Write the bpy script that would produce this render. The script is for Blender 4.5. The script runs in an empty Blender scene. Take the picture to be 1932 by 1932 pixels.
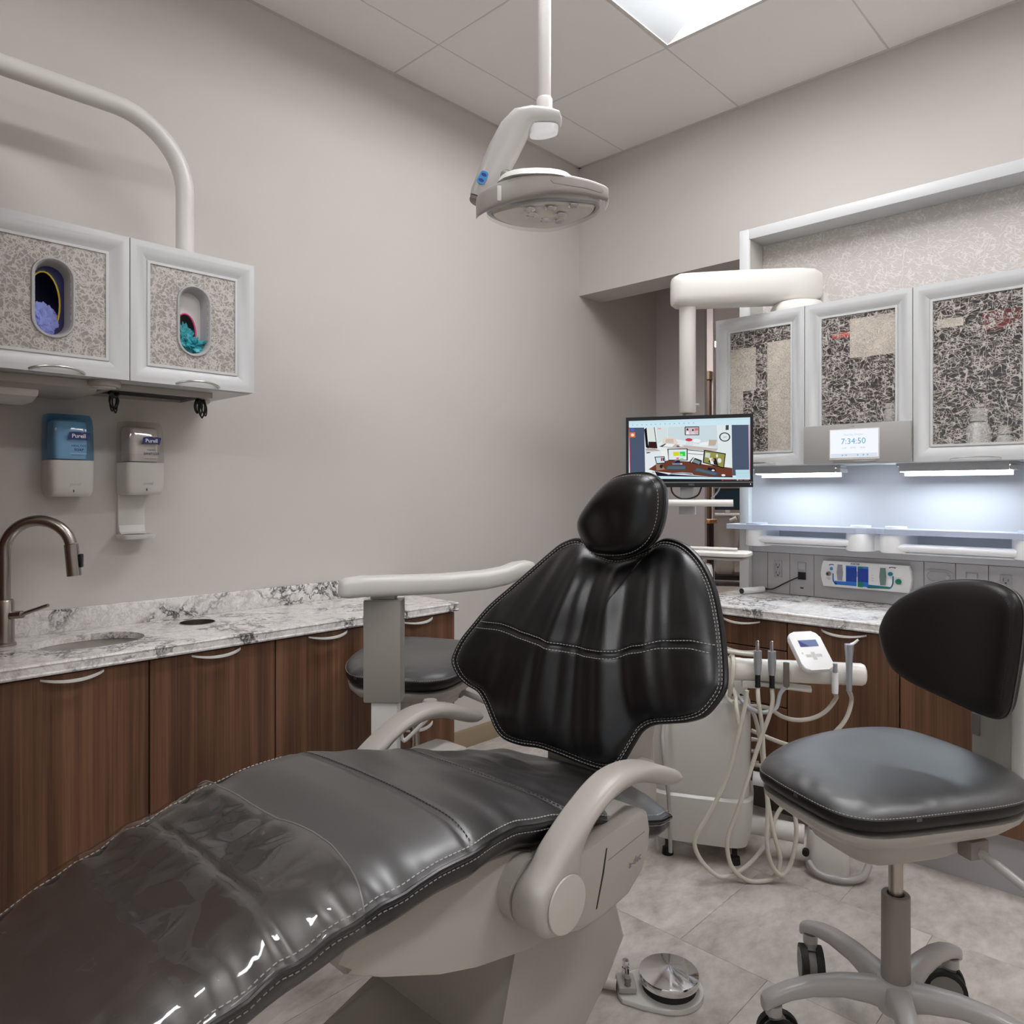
import bpy, bmesh, math, random
from mathutils import Vector, Matrix, noise
random.seed(7)
SC = bpy.context.scene
COL = SC.collection
PI = math.pi

# ------------------------------------------------------------------ camera
cam_d = bpy.data.cameras.new('camera')
cam = bpy.data.objects.new('camera', cam_d); COL.objects.link(cam)
cam.location = (2.4035, -3.033, 1.134)
cam.rotation_euler = (PI/2, 0, math.radians(43.6))
cam_d.sensor_width = 36.0
cam_d.sensor_fit = 'HORIZONTAL'
cam_d.lens = 36.0*1393/1932
cam_d.shift_y = -40/1932
cam_d.clip_start = 0.02
SC.camera = cam
# ------------------------------------------------------------------ world, exposure
W = bpy.data.worlds.new('world'); SC.world = W; W.use_nodes = True
W.node_tree.nodes['Background'].inputs[0].default_value = (0.86, 0.94, 1.0, 1)
W.node_tree.nodes['Background'].inputs[1].default_value = 0.45
SC.view_settings.view_transform = 'Standard'
SC.view_settings.look = 'None'
SC.view_settings.gamma = 1.0
SC.view_settings.use_curve_mapping = False
SC.view_settings.exposure = 0.65
CEIL = 2.816
TROFFER = 21.5       # emission of the troffer lenses
UNDERCAB = 17.0      # emission of the under-cabinet strips

# ------------------------------------------------------------------ materials
def lin(c):
    r = []
    for v in c[:3]:
        v = v/255.0
        r.append(v/12.92 if v <= 0.04045 else ((v+0.055)/1.055)**2.4)
    return (r[0], r[1], r[2], 1.0)
class NT:
    def __init__(s, m): s.t = m.node_tree; s.n = s.t.nodes; s.l = s.t.links
    def new(s, t, **k):
        n = s.n.new(t)
        for a, b in k.items(): setattr(n, a, b)
        return n
    def link(s, a, b): s.l.new(a, b)
    def math(s, op, a, b=None, clamp=False):
        n = s.n.new('ShaderNodeMath'); n.operation = op; n.use_clamp = clamp
        for i, v in enumerate((a, b)):
            if v is None: continue
            if isinstance(v, (int, float)): n.inputs[i].default_value = v
            else: s.l.new(v, n.inputs[i])
        return n.outputs[0]
    def noise(s, vec, scale, detail=2, rough=.5, dist=0):
        n = s.n.new('ShaderNodeTexNoise')
        n.inputs['Scale'].default_value = scale; n.inputs['Detail'].default_value = detail
        n.inputs['Roughness'].default_value = rough; n.inputs['Distortion'].default_value = dist
        if vec is not None: s.l.new(vec, n.inputs['Vector'])
        return n.outputs[0]
    def mapping(s, vec, scale=(1,1,1), rot=(0,0,0), loc=(0,0,0)):
        n = s.n.new('ShaderNodeMapping')
        n.inputs['Scale'].default_value = scale; n.inputs['Rotation'].default_value = rot; n.inputs['Location'].default_value = loc
        s.l.new(vec, n.inputs['Vector']); return n.outputs[0]
    def ramp(s, fac, stops):
        n = s.n.new('ShaderNodeValToRGB'); e = n.color_ramp.elements
        while len(e) < len(stops): e.new(0.5)
        for el, (p, c) in zip(e, stops): el.position = p; el.color = c
        s.l.new(fac, n.inputs[0]); return n.outputs[0]
    def mix(s, fac, a, b):
        n = s.n.new('ShaderNodeMix'); n.data_type = 'RGBA'
        for key, v in ((0, fac), (6, a), (7, b)):
            if isinstance(v, (int, float)): n.inputs[key].default_value = v
            elif isinstance(v, tuple): n.inputs[key].default_value = v
            else: s.l.new(v, n.inputs[key])
        return n.outputs[2]
    def bump(s, h, strength, dist=0.001):
        n = s.n.new('ShaderNodeBump'); n.inputs['Strength'].default_value = strength; n.inputs['Distance'].default_value = dist
        s.l.new(h, n.inputs['Height']); return n.outputs[0]
    def coord(s, out='Object'):
        return s.n.new('ShaderNodeTexCoord').outputs[out]
def mat(name, rgb=(200,200,200), rough=.5, metal=0.0, spec=.5, emit=None, estr=0, trans=0, alpha=1, coat=0):
    m = bpy.data.materials.new(name); m.use_nodes = True
    p = m.node_tree.nodes['Principled BSDF']
    p.inputs['Base Color'].default_value = lin(rgb)
    p.inputs['Roughness'].default_value = rough
    p.inputs['Metallic'].default_value = metal
    p.inputs['Specular IOR Level'].default_value = spec
    p.inputs['Transmission Weight'].default_value = trans
    p.inputs['Alpha'].default_value = alpha
    p.inputs['Coat Weight'].default_value = coat
    if emit: p.inputs['Emission Color'].default_value = lin(emit); p.inputs['Emission Strength'].default_value = estr
    return m
def P(m): return m.node_tree.nodes['Principled BSDF']
M = {}
def paint(name, rgb, rough=.75, fine=.25):
    m = mat(name, rgb, rough); t = NT(m); c = t.coord()
    n = t.noise(c, 260, 3); t.link(t.bump(n, fine, .0006), P(m).inputs['Normal'])
    return m
M['wall'] = paint('wall_paint', (203,197,191))
M['hallwall'] = paint('hall_paint', (206,198,196))
M['ceiling'] = paint('ceiling_tile_face', (240,236,233), .9, .5)
M['grid'] = mat('grid_enamel', (208,204,198), .5)
M['white'] = mat('white_plastic', (214,211,206), .32)
M['cream'] = mat('cream_plastic', (226,223,216), .32)
M['brightwhite'] = mat('bright_white_plastic', (236,236,236), .35)
M['greige'] = mat('warm_grey_enamel', (166,160,152), .38)
M['frame'] = mat('silver_white_frame', (204,205,205), .42)
M['panelgrey'] = mat('grey_laminate', (176,174,176), .45)
M['steel'] = mat('brushed_steel', (172,164,156), .28, 1)
M['darksteel'] = mat('dark_brushed_nickel', (168,160,154), .3, 1)
M['chrome'] = mat('chrome', (225,225,228), .07, 1)
M['satin'] = mat('satin_nickel', (200,198,192), .3, 1)
M['black'] = mat('black_plastic', (18,18,19), .35)
M['matblack'] = mat('black_rubber', (14,13,13), .6)
M['dark'] = mat('dark_recess', (30,28,27), .7)
M['thread'] = mat('pale_thread', (170,168,165), .6)
M['brown'] = mat('brown_door', (96,76,58), .5)
M['darkwood'] = mat('dark_wood', (48,28,24), .45)
M['orangewood'] = mat('maple_edge', (205,150,100), .45)
M['backlam'] = mat('pale_back_laminate', (196,196,200), .4)
M['polegrey'] = mat('pole_enamel', (205,202,197), .35)
M['grippad'] = mat('grip_grey', (160,152,144), .5)
M['white2'] = mat('light_cap_plastic', (186,180,173), .4)
M['troffergrey'] = mat('troffer_enamel', (176,180,182), .6)
M['hem'] = mat('film_hem', (120,114,110), .3)
M['postgrey'] = mat('post_grey', (150,144,137), .45)
M['lampgrey'] = mat('lamp_arm_grey', (184,181,177), .3)
M['base'] = mat('tan_vinyl', (150,132,108), .5)
M['tube'] = mat('hose_rubber', (205,200,188), .45)
M['bluehose'] = mat('bluish_hose_rubber', (196,200,206), .45)
M['stoolmetal'] = mat('stool_grey_enamel', (168,164,161), .3)
M['sleeve'] = mat('column_sleeve_grey', (128,120,114), .42)
M['caster'] = mat('caster_grey', (120,116,112), .5)
M['paper'] = mat('cream_paper', (252,244,232), .8)
M['bottle'] = mat('white_bottle', (230,232,232), .4)
M['red'] = mat('red_box_card', (205,45,60), .6)
M['orange'] = mat('orange_mark', (235,80,40), .6)
M['cabin'] = mat('cabinet_inside', (118,116,114), .7)
M['glovebox'] = mat('glove_box_card', (225,222,220), .6)
M['boxblue'] = mat('glove_box_navy', (28,32,92), .5)
M['yellow'] = mat('yellow_rim', (230,200,70), .5)
M['pink'] = mat('pink_rim', (235,70,140), .5)
M['gloveblue'] = mat('periwinkle_nitrile', (140,150,222), .55)
M['gloveteal'] = mat('teal_nitrile', (48,158,170), .45)
M['navy'] = mat('navy_ink', (38,52,120), .5)
M['ink'] = mat('grey_ink', (120,125,130), .6)
M['logored'] = mat('red_ink', (200,50,60), .5)
M['whiteink'] = mat('white_ink', (245,245,248), .5)
M['labelblue'] = mat('sticker_blue', (45,140,205), .4)
M['blueD'] = mat('panel_deep_blue', (22,62,160), .4)
M['blueL'] = mat('panel_mid_blue', (40,120,215), .4)
M['blueC'] = mat('panel_cyan', (50,150,215), .4)
M['green'] = mat('panel_green', (20,130,95), .4)
M['teal'] = mat('panel_teal', (20,125,150), .4)
M['gauge'] = mat('gauge_glass_grey', (150,150,158), .2)
M['greengauge'] = mat('gauge_glass_green', (110,135,128), .2)
def emis(name, rgb, s):
    m = bpy.data.materials.new(name); m.use_nodes = True; t = m.node_tree; t.nodes.clear()
    e = t.nodes.new('ShaderNodeEmission'); o = t.nodes.new('ShaderNodeOutputMaterial')
    e.inputs[0].default_value = lin(rgb); e.inputs[1].default_value = s
    t.links.new(e.outputs[0], o.inputs[0]); return m
M['lens'] = emis('troffer_lens', (252,252,255), TROFFER)
M['lens_rear'] = emis('troffer_lens_rear', (252,252,255), TROFFER*.7)
M['hall_lens'] = emis('hall_lens', (255,248,246), 22)
M['led'] = emis('under_cabinet_led', (226,240,252), UNDERCAB)
def leather(name, rgb=(15,14,14), rough=.36, spec=.5, coat=0, crough=.45):
    m = mat(name, rgb, rough, spec=spec, coat=coat); P(m).inputs['Coat Roughness'].default_value = crough; P(m).inputs['Coat IOR'].default_value = 1.55; t = NT(m); c = t.coord()
    v = t.new('ShaderNodeTexVoronoi'); v.feature = 'DISTANCE_TO_EDGE'; v.inputs['Scale'].default_value = 420; t.link(c, v.inputs['Vector'])
    big = t.noise(c, 45, 3)
    h = t.math('ADD', t.math('MULTIPLY', v.outputs[0], .5), t.math('MULTIPLY', big, .8))
    t.link(t.bump(h, .16, .0012), P(m).inputs['Normal'])
    r = t.noise(c, 9, 3); t.link(t.math('ADD', t.math('MULTIPLY', r, .16), rough-.08), P(m).inputs['Roughness'])
    return m
M['leather'] = leather('black_leather', (12,11,12), .33, .5)
M['seatleather'] = leather('black_seat_leather', (23,20,19), .41, .8, .85, .41)  # lighter, shinier copy of the leather for the light-catching seat top
M['stoolleather'] = leather('black_stool_vinyl', (16,16,18), .47, .9, 1.0, .47)  # shinier copy of the vinyl for the lit seat top
M['stoolback'] = leather('black_stool_back_vinyl', (24,20,19), .42, .3)  # duller copy for the backrest and the shaded seat sides
def wood(name, axis):
    m = mat(name, (110,80,60), .42); t = NT(m); c = t.coord()
    info = t.new('ShaderNodeObjectInfo')
    add = t.new('ShaderNodeVectorMath'); add.operation = 'ADD'; t.link(c, add.inputs[0]); 
    mul = t.new('ShaderNodeVectorMath'); mul.operation = 'SCALE'; t.link(info.outputs['Location'], mul.inputs[0]); mul.inputs[3].default_value = 1.7
    t.link(mul.outputs[0], add.inputs[1])
    v1 = t.mapping(add.outputs[0], (26, 26, .55)); n1 = t.noise(v1, 1.0, 5, .62, .25)
    v2 = t.mapping(add.outputs[0], (210, 210, 2.2)); n2 = t.noise(v2, 1.0, 3, .6)
    v3 = t.mapping(add.outputs[0], (5, 5, .3)); n3 = t.noise(v3, 1.0, 2)
    f = t.math('ADD', t.math('MULTIPLY', n1, .62), t.math('ADD', t.math('MULTIPLY', n2, .3), t.math('MULTIPLY', n3, .25)))
    col = t.ramp(f, [(.38, lin((56,35,24))), (.52, lin((87,58,40))), (.63, lin((110,77,55))), (.78, lin((132,96,70)))])
    t.link(col, P(m).inputs['Base Color']); t.link(t.bump(n2, .12, .0005), P(m).inputs['Normal'])
    return m
M['wood'] = wood('walnut_laminate', 'z')
def quartz():
    m = mat('veined_quartz', (215,210,205), .18); t = NT(m); c = t.coord()
    w = t.noise(c, 5, 4, .6)
    off = t.new('ShaderNodeVectorMath'); off.operation = 'SCALE'; t.link(t.n[w.node.name].outputs['Color'], off.inputs[0]); off.inputs[3].default_value = .35
    ad = t.new('ShaderNodeVectorMath'); ad.operation = 'ADD'; t.link(c, ad.inputs[0]); t.link(off.outputs[0], ad.inputs[1])
    a = t.noise(ad.outputs[0], 11, 5, .62)
    r1 = t.math('SUBTRACT', 1, t.math('MULTIPLY', t.math('ABSOLUTE', t.math('SUBTRACT', a, .5)), 16), True)
    mask = t.ramp(t.noise(c, 4.5, 2), [(.46, (0,0,0,1)), (.56, (1,1,1,1))])
    b = t.noise(ad.outputs[0], 26, 6, .7)
    r2 = t.math('SUBTRACT', 1, t.math('MULTIPLY', t.math('ABSOLUTE', t.math('SUBTRACT', b, .5)), 22), True)
    cloud = t.noise(c, 34, 5, .7)
    base = t.ramp(cloud, [(.30, lin((188,183,179))), (.46, lin((226,222,218))), (.7, lin((240,238,235)))])
    c1 = t.mix(t.math('MULTIPLY', r2, .30), base, lin((128,120,118)))
    f = t.math('MULTIPLY', t.math('POWER', r1, 1.5), mask)
    c2 = t.mix(f, c1, lin((44,40,42)))
    t.link(c2, P(m).inputs['Base Color']); return m
M['quartz'] = quartz()
def floor_mat():
    m = mat('stone_look_vinyl', (170,160,148), .38); t = NT(m); c = t.coord()
    info = t.new('ShaderNodeObjectInfo'); cb = t.new('ShaderNodeCombineXYZ')
    for i in range(3): t.link(t.math('MULTIPLY', info.outputs['Random'], 37.0+11*i), cb.inputs[i])
    ad = t.new('ShaderNodeVectorMath'); ad.operation = 'ADD'; t.link(c, ad.inputs[0]); t.link(cb.outputs[0], ad.inputs[1])
    a = t.noise(t.mapping(ad.outputs[0], (9, 5, 5), (0,0,.6)), 1.0, 6, .62, .4)
    b = t.noise(t.mapping(ad.outputs[0], (38, 22, 20), (0,0,.6)), 1.0, 5, .65)
    f = t.math('ADD', t.math('MULTIPLY', a, .6), t.math('MULTIPLY', b, .4))
    col = t.ramp(f, [(.34, lin((158,150,142))), (.47, lin((186,178,170))), (.58, lin((203,196,188))), (.72, lin((214,208,201)))])
    t.link(col, P(m).inputs['Base Color'])
    t.link(t.math('ADD', t.math('MULTIPLY', b, .25), .28), P(m).inputs['Roughness'])
    t.link(t.bump(b, .12, .0008), P(m).inputs['Normal']); return m
M['floor'] = floor_mat()
M['grout'] = mat('floor_joint', (170,161,152), .7)
def fibre(name, plane, strand, back=None, sc=1.0, layers=6, iso=False, thr=.05, breakup=.42, opaque=0.0):
    # resin panel with chopped glass strands; back=None lets the strands hang in clear resin
    m = mat(name, strand, .35); t = NT(m); c = t.coord(); rnd = random.Random(len(name))
    if plane == 'yz': c = t.mapping(c, (1,1,1), (0, PI/2, 0))       # put the sheet in xy
    else: c = t.mapping(c, (1,1,1), (PI/2, 0, 0))
    tot = None
    for k in range(layers):
        ang = rnd.uniform(0, PI)
        s = (sc*70, sc*(70 if iso else 20), 8)
        rot = t.mapping(c, (1,1,1), (0,0,ang), (rnd.random()*5, rnd.random()*5, 0))
        v = t.mapping(rot, s)
        n = t.noise(v, 1.0, 0.6 if not iso else 1.2, .5, .15)
        line = t.math('SUBTRACT', 1, t.math('MULTIPLY', t.math('ABSOLUTE', t.math('SUBTRACT', n, .5)), 1/thr), True)
        mk = t.noise(t.mapping(rot, (sc*26, sc*26, 1)), 1.0, 1)
        mk = t.ramp(mk, [(breakup, (0,0,0,1)), (breakup+.1, (1,1,1,1))])
        v2 = t.math('MULTIPLY', line, mk)
        tot = v2 if tot is None else t.math('MAXIMUM', tot, v2)
    tot = t.math('MULTIPLY', tot, 1.0, True)
    t.link(t.bump(tot, .3, .001), P(m).inputs['Normal'])
    if back:
        t.link(t.mix(tot, lin(back), lin(strand)), P(m).inputs['Base Color'])
    else:
        tr = t.new('ShaderNodeBsdfTransparent'); tr.inputs[0].default_value = (.93,.93,.92,1)
        gl = t.new('ShaderNodeBsdfGlossy'); gl.inputs['Roughness'].default_value = .12
        fr = t.new('ShaderNodeFresnel'); fr.inputs[0].default_value = 1.45
        cl = t.new('ShaderNodeMixShader'); geo = t.new('ShaderNodeNewGeometry'); t.link(t.math('MULTIPLY', fr.outputs[0], t.math('SUBTRACT', 1, geo.outputs['Backfacing'])), cl.inputs[0]); t.link(tr.outputs[0], cl.inputs[1]); t.link(gl.outputs[0], cl.inputs[2])
        mx = t.new('ShaderNodeMixShader'); out = t.n['Material Output']
        t.link(t.math('ADD', tot, opaque, True), mx.inputs[0]); t.link(cl.outputs[0], mx.inputs[1]); t.link(P(m).outputs[0], mx.inputs[2])
        t.link(mx.outputs[0], out.inputs[0])
    return m
M['fibre_left'] = fibre('resin_panel_webbed', 'yz', (204,198,190), (146,140,134), .72, 4, True, .045, .33)
M['fibre_clear'] = fibre('resin_panel_clear', 'xz', (196,188,181), None, 1.15, 7, False, .030, .42, .08)
M['fibre_pale'] = fibre('resin_panel_pale', 'xz', (222,217,212), (196,190,185), .9, 6, False, .028, .48)
def clear(name, tint, refl=.10, rough=.05, bump=0, bscale=30):
    m = bpy.data.materials.new(name); m.use_nodes = True; t = NT(m); t.n.clear()
    out = t.new('ShaderNodeOutputMaterial'); tr = t.new('ShaderNodeBsdfTransparent'); tr.inputs[0].default_value = tint
    gl = t.new('ShaderNodeBsdfGlossy'); gl.inputs['Roughness'].default_value = rough
    fr = t.new('ShaderNodeFresnel'); fr.inputs[0].default_value = 1.5
    geo = t.new('ShaderNodeNewGeometry'); fac = t.math('MULTIPLY', t.math('ADD', fr.outputs[0], refl, True), t.math('SUBTRACT', 1, geo.outputs['Backfacing']))
    if bump:
        n = t.noise(t.coord(), bscale, 3, .6, .8); b = t.bump(n, bump, .01)
        t.link(b, gl.inputs['Normal']); t.link(b, fr.inputs['Normal'])
    mx = t.new('ShaderNodeMixShader'); t.link(fac, mx.inputs[0]); t.link(tr.outputs[0], mx.inputs[1]); t.link(gl.outputs[0], mx.inputs[2])
    t.link(mx.outputs[0], out.inputs[0]); return m
M['clearplastic'] = clear('clear_plastic', (.95,.94,.93,1), .02, .06)
M['blueplastic'] = clear('blue_clear_plastic', (.50,.74,.92,1), .02, .06)
M['film'] = clear('clear_film', (.90,.88,.86,1), .02, .05, .04, 14)
M['clearpane'] = clear('window_glass', (.97,.98,.98,1), .0, .01)
M['acrylic'] = mat('frosted_acrylic', (224,230,244), .3, trans=.45)

# ------------------------------------------------------------------ object helpers
ORG = {}
def tag(o, label=None, cat=None, group=None, kind=None):
    if label: o['label'] = label
    if cat: o['category'] = cat
    if group: o['group'] = group
    if kind: o['kind'] = kind
    return o
def thing(name, label, cat, loc=(0,0,0), group=None):
    o = bpy.data.objects.new(name, None); COL.objects.link(o); o.location = loc; o.empty_display_size = .05
    ORG[o] = Vector(loc); return tag(o, label, cat, group)
def finish(bm, name, smooth=38):
    bmesh.ops.recalc_face_normals(bm, faces=bm.faces)
    me = bpy.data.meshes.new(name); bm.to_mesh(me); bm.free()
    if smooth:
        me.shade_smooth(); me.set_sharp_from_angle(angle=math.radians(smooth))
    return me
def obj(name, bm, m, parent=None, label=None, cat=None, group=None, kind=None, smooth=38):
    if parent is None:
        xs = [v.co.x for v in bm.verts]; ys = [v.co.y for v in bm.verts]; zs = [v.co.z for v in bm.verts]
        org = Vector(((min(xs)+max(xs))/2, (min(ys)+max(ys))/2, min(zs)))
    else: org = ORG[parent]
    bmesh.ops.translate(bm, verts=bm.verts, vec=-org)
    me = finish(bm, name, smooth)
    for mm in (m if isinstance(m, (list, tuple)) else [m]): me.materials.append(mm)
    o = bpy.data.objects.new(name, me); COL.objects.link(o)
    if parent is None: o.location = org
    else: o.parent = parent
    ORG[o] = org
    return tag(o, label, cat, group, kind)
def struct(name, bm, m, parent=None, smooth=38): return obj(name, bm, m, parent, kind='structure' if parent is None else None, smooth=smooth)
B = bmesh.new
def box(bm, x0, x1, y0, y1, z0, z1, r=0, seg=2):
    g = bmesh.ops.create_cube(bm, size=1)
    vs = g['verts']
    for v in vs:
        v.co = Vector((x0+(v.co.x+.5)*(x1-x0), y0+(v.co.y+.5)*(y1-y0), z0+(v.co.z+.5)*(z1-z0)))
    if r:
        es = list({e for v in vs for e in v.link_edges})
        bmesh.ops.bevel(bm, geom=es, offset=r, segments=seg, profile=.5, affect='EDGES')
    return bm
def bx(*a, **k): return box(B(), *a, **k)
def xform(bm, mtx): bmesh.ops.transform(bm, matrix=mtx, verts=bm.verts); return bm
def join(*bms):
    a = bms[0]
    for b in bms[1:]:
        me = bpy.data.meshes.new('tmp'); b.to_mesh(me); b.free(); a.from_mesh(me); bpy.data.meshes.remove(me)
    return a
def frames(pts, closed=False, up=None):
    n = len(pts); T = []
    for i in range(n):
        a = pts[(i-1) % n] if (closed or i > 0) else pts[i]
        b = pts[(i+1) % n] if (closed or i < n-1) else pts[i]
        T.append((b-a).normalized())
    if up is None:
        up = Vector((0,0,1)) if abs(T[0].z) < .9 else Vector((1,0,0))
    N = (up - T[0]*up.dot(T[0])).normalized(); out = []
    for t in T:
        N = N - t*N.dot(t)
        N = N.normalized() if N.length > 1e-6 else t.orthogonal().normalized()
        out.append((t, N.copy(), t.cross(N)))
    return out
def smooth_path(pts, n=6, closed=False):
    P_ = [Vector(p) for p in pts]; m = len(P_); out = []
    rng = m if closed else m-1
    for i in range(rng):
        if closed: a, b, c, d = P_[(i-1)%m], P_[i], P_[(i+1)%m], P_[(i+2)%m]
        else: a, b, c, d = P_[max(i-1,0)], P_[i], P_[i+1], P_[min(i+2,m-1)]
        for k in range(n):
            t = k/n
            out.append(.5*((2*b)+(c-a)*t+(2*a-5*b+4*c-d)*t*t+(3*b-a-3*c+d)*t**3))
    if not closed: out.append(P_[-1])
    return out
def tube(bm, pts, r, seg=12, closed=False, n=0, up=None, sx=1, sy=1):
    pts = smooth_path(pts, n, closed) if n else [Vector(p) for p in pts]
    fr = frames(pts, closed, up); rings = []
    for i, (p, (t, a, b)) in enumerate(zip(pts, fr)):
        rr = r if isinstance(r, (int, float)) else r[0]+(r[1]-r[0])*i/max(1, len(pts)-1)
        rings.append([bm.verts.new(p+a*rr*sx*math.cos(2*PI*k/seg)+b*rr*sy*math.sin(2*PI*k/seg)) for k in range(seg)])
    skin(bm, rings, closed)
    return bm
def skin(bm, rings, closed=False, caps=True):
    m = len(rings); seg = len(rings[0])
    for i in range(m if closed else m-1):
        A, Bq = rings[i], rings[(i+1) % m]
        for k in range(seg):
            try: bm.faces.new((A[k], A[(k+1)%seg], Bq[(k+1)%seg], Bq[k]))
            except ValueError: pass
    if caps and not closed:
        for R in (rings[0], rings[-1]):
            if caps == 'fill':
                es = [e for k in range(seg) for e in R[k].link_edges if e.other_vert(R[k]) is R[(k+1)%seg]]
                bmesh.ops.triangle_fill(bm, edges=es, use_beauty=True); continue
            try: bm.faces.new(R)
            except ValueError: pass
def loft(bm, secs, closed=False, caps=True):
    skin(bm, [[bm.verts.new(p) for p in s] for s in secs], closed, caps); return bm
def cyl(bm, p0, p1, r, seg=24, r2=None):
    return tube(bm, [p0, p1], (r, r if r2 is None else r2), seg)
def lathe(bm, prof, center=(0,0,0), seg=32, axis='z', closed=False):
    c = Vector(center); rings = []
    for r, h in prof:
        ring = []
        for k in range(seg):
            a = 2*PI*k/seg; x, y = r*math.cos(a), r*math.sin(a)
            v = Vector((x, y, h)) if axis == 'z' else (Vector((h, x, y)) if axis == 'x' else Vector((x, h, y)))
            ring.append(bm.verts.new(c+v))
        rings.append(ring)
    skin(bm, rings, closed)
    return bm
def prism(bm, pts, axis, a0, a1, r=0, seg=2):
    # pts: 2-D outline; axis x -> (y,z), y -> (x,z), z -> (x,y)
    def mk(p, a): return Vector((a, p[0], p[1])) if axis == 'x' else (Vector((p[0], a, p[1])) if axis == 'y' else Vector((p[0], p[1], a)))
    A = [bm.verts.new(mk(p, a0)) for p in pts]; Bv = [bm.verts.new(mk(p, a1)) for p in pts]
    f0 = bm.faces.new(A); f1 = bm.faces.new(Bv); n = len(pts)
    for k in range(n): bm.faces.new((A[k], A[(k+1)%n], Bv[(k+1)%n], Bv[k]))
    if r: bmesh.ops.bevel(bm, geom=list(f0.edges)+list(f1.edges), offset=r, segments=seg, profile=.5, affect='EDGES')
    return bm
def ell(cx, cy, a, b, n=32, p=2.0, rot=0):
    out = []
    for k in range(n):
        t = 2*PI*k/n; c, s = math.cos(t), math.sin(t)
        x = a*math.copysign(abs(c)**(2/p), c); y = b*math.copysign(abs(s)**(2/p), s)
        out.append((cx+x*math.cos(rot)-y*math.sin(rot), cy+x*math.sin(rot)+y*math.cos(rot)))
    return out
def stadium(cx, cy, w, h, n=12):
    r = w/2; pts = []
    for k in range(n+1): a = PI*k/n; pts.append((cx+r*math.cos(a), cy+h/2-r+r*math.sin(a)))
    for k in range(n+1): a = PI+PI*k/n; pts.append((cx+r*math.cos(a), cy-h/2+r+r*math.sin(a)))
    return pts
def slab(bm, outer, holes, axis, a0, a1):
    # flat plate with holes, both faces and all walls
    def mk(p, a): return Vector((a, p[0], p[1])) if axis == 'x' else (Vector((p[0], a, p[1])) if axis == 'y' else Vector((p[0], p[1], a)))
    for a in (a0, a1):
        es = []
        for loop in [outer]+holes:
            vs = [bm.verts.new(mk(p, a)) for p in loop]
            es += [bm.edges.new((vs[k], vs[(k+1)%len(vs)])) for k in range(len(vs))]
        bmesh.ops.triangle_fill(bm, edges=es, use_beauty=True)
    for loop in [outer]+holes:
        A = [bm.verts.new(mk(p, a0)) for p in loop]; C_ = [bm.verts.new(mk(p, a1)) for p in loop]; n = len(loop)
        for k in range(n): bm.faces.new((A[k], A[(k+1)%n], C_[(k+1)%n], C_[k]))
    bmesh.ops.remove_doubles(bm, verts=bm.verts, dist=1e-5)
    return bm
def resample(pts, N, sm=6):
    P_ = smooth_path([Vector((p[0], p[1], 0)) for p in pts], sm, True)
    L = [0]
    for i in range(len(P_)): L.append(L[-1]+(P_[(i+1)%len(P_)]-P_[i]).length)
    out = []; j = 0
    for k in range(N):
        d = L[-1]*k/N
        while L[j+1] < d: j += 1
        f = (d-L[j])/max(1e-9, L[j+1]-L[j]); out.append(P_[j].lerp(P_[(j+1)%len(P_)], f))
    return [(p.x, p.y) for p in out]
def pillow(bm, outline, N, emb, top, bot, rings=22, center=None, sm=6):
    pts = resample(outline, N, sm)
    if center is None: center = (sum(p[0] for p in pts)/N, sum(p[1] for p in pts)/N)
    rs = [1-(1-math.cos(PI/2*k/rings))**1.0 for k in range(rings+1)]      # 1 .. 0, fine near the edge
    rs = [math.cos(PI/2*k/rings)**.75 if False else 1-(k/rings)**1.6 for k in range(rings)]
    def ring(r, f): return [bm.verts.new(emb(center[0]+(p[0]-center[0])*r, center[1]+(p[1]-center[1])*r, f(r, center[0]+(p[0]-center[0])*r, center[1]+(p[1]-center[1])*r))) for p in pts]
    T = [ring(r, top) for r in rs]; Bq = [ring(r, bot) for r in rs[1:]]
    for R in (T, [T[0]]+Bq):
        for i in range(len(R)-1):
            for k in range(N): bm.faces.new((R[i][k], R[i][(k+1)%N], R[i+1][(k+1)%N], R[i+1][k]))
        f = top if R is T else bot
        cv = bm.verts.new(emb(center[0], center[1], f(0, *center)))
        for k in range(N): bm.faces.new((R[-1][k], R[-1][(k+1)%N], cv))
    return bm, [emb(p[0], p[1], top(1, p[0], p[1])) for p in pts]
def dashes(path, length=.0045, gap=.003, r=.0008, nrm=None, closed=False):
    # stitches laid along a path
    P_ = list(path)+([path[0]] if closed else []); bm = B(); d = 0; L = [0]
    for i in range(len(P_)-1): L.append(L[-1]+(P_[i+1]-P_[i]).length)
    def at(s):
        j = 0
        lo, hi = 0, len(L)-2
        while lo < hi:
            mid = (lo+hi+1)//2
            if L[mid] <= s: lo = mid
            else: hi = mid-1
        j = lo; return P_[j].lerp(P_[j+1], min(1, (s-L[j])/max(1e-9, L[j+1]-L[j])))
    while d+length < L[-1]:
        tube(bm, [at(d), at(d+length)], r, 4); d += length+gap
    return bm
def text(name, s, size, m, parent, mtx, extrude=.0002, align='CENTER', bold=0, shear=0):
    cu = bpy.data.curves.new('t', 'FONT'); cu.body = s; cu.size = size; cu.extrude = extrude; cu.align_x = align; cu.align_y = 'CENTER'
    cu.offset = bold; cu.shear = shear; cu.resolution_u = 3
    ob = bpy.data.objects.new('t', cu); COL.objects.link(ob)
    dg = bpy.context.evaluated_depsgraph_get(); me = bpy.data.meshes.new_from_object(ob.evaluated_get(dg))
    bpy.data.objects.remove(ob); bpy.data.curves.remove(cu)
    bm = B(); bm.from_mesh(me); bpy.data.meshes.remove(me); xform(bm, mtx)
    return obj(name, bm, m, parent, smooth=0)
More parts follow.
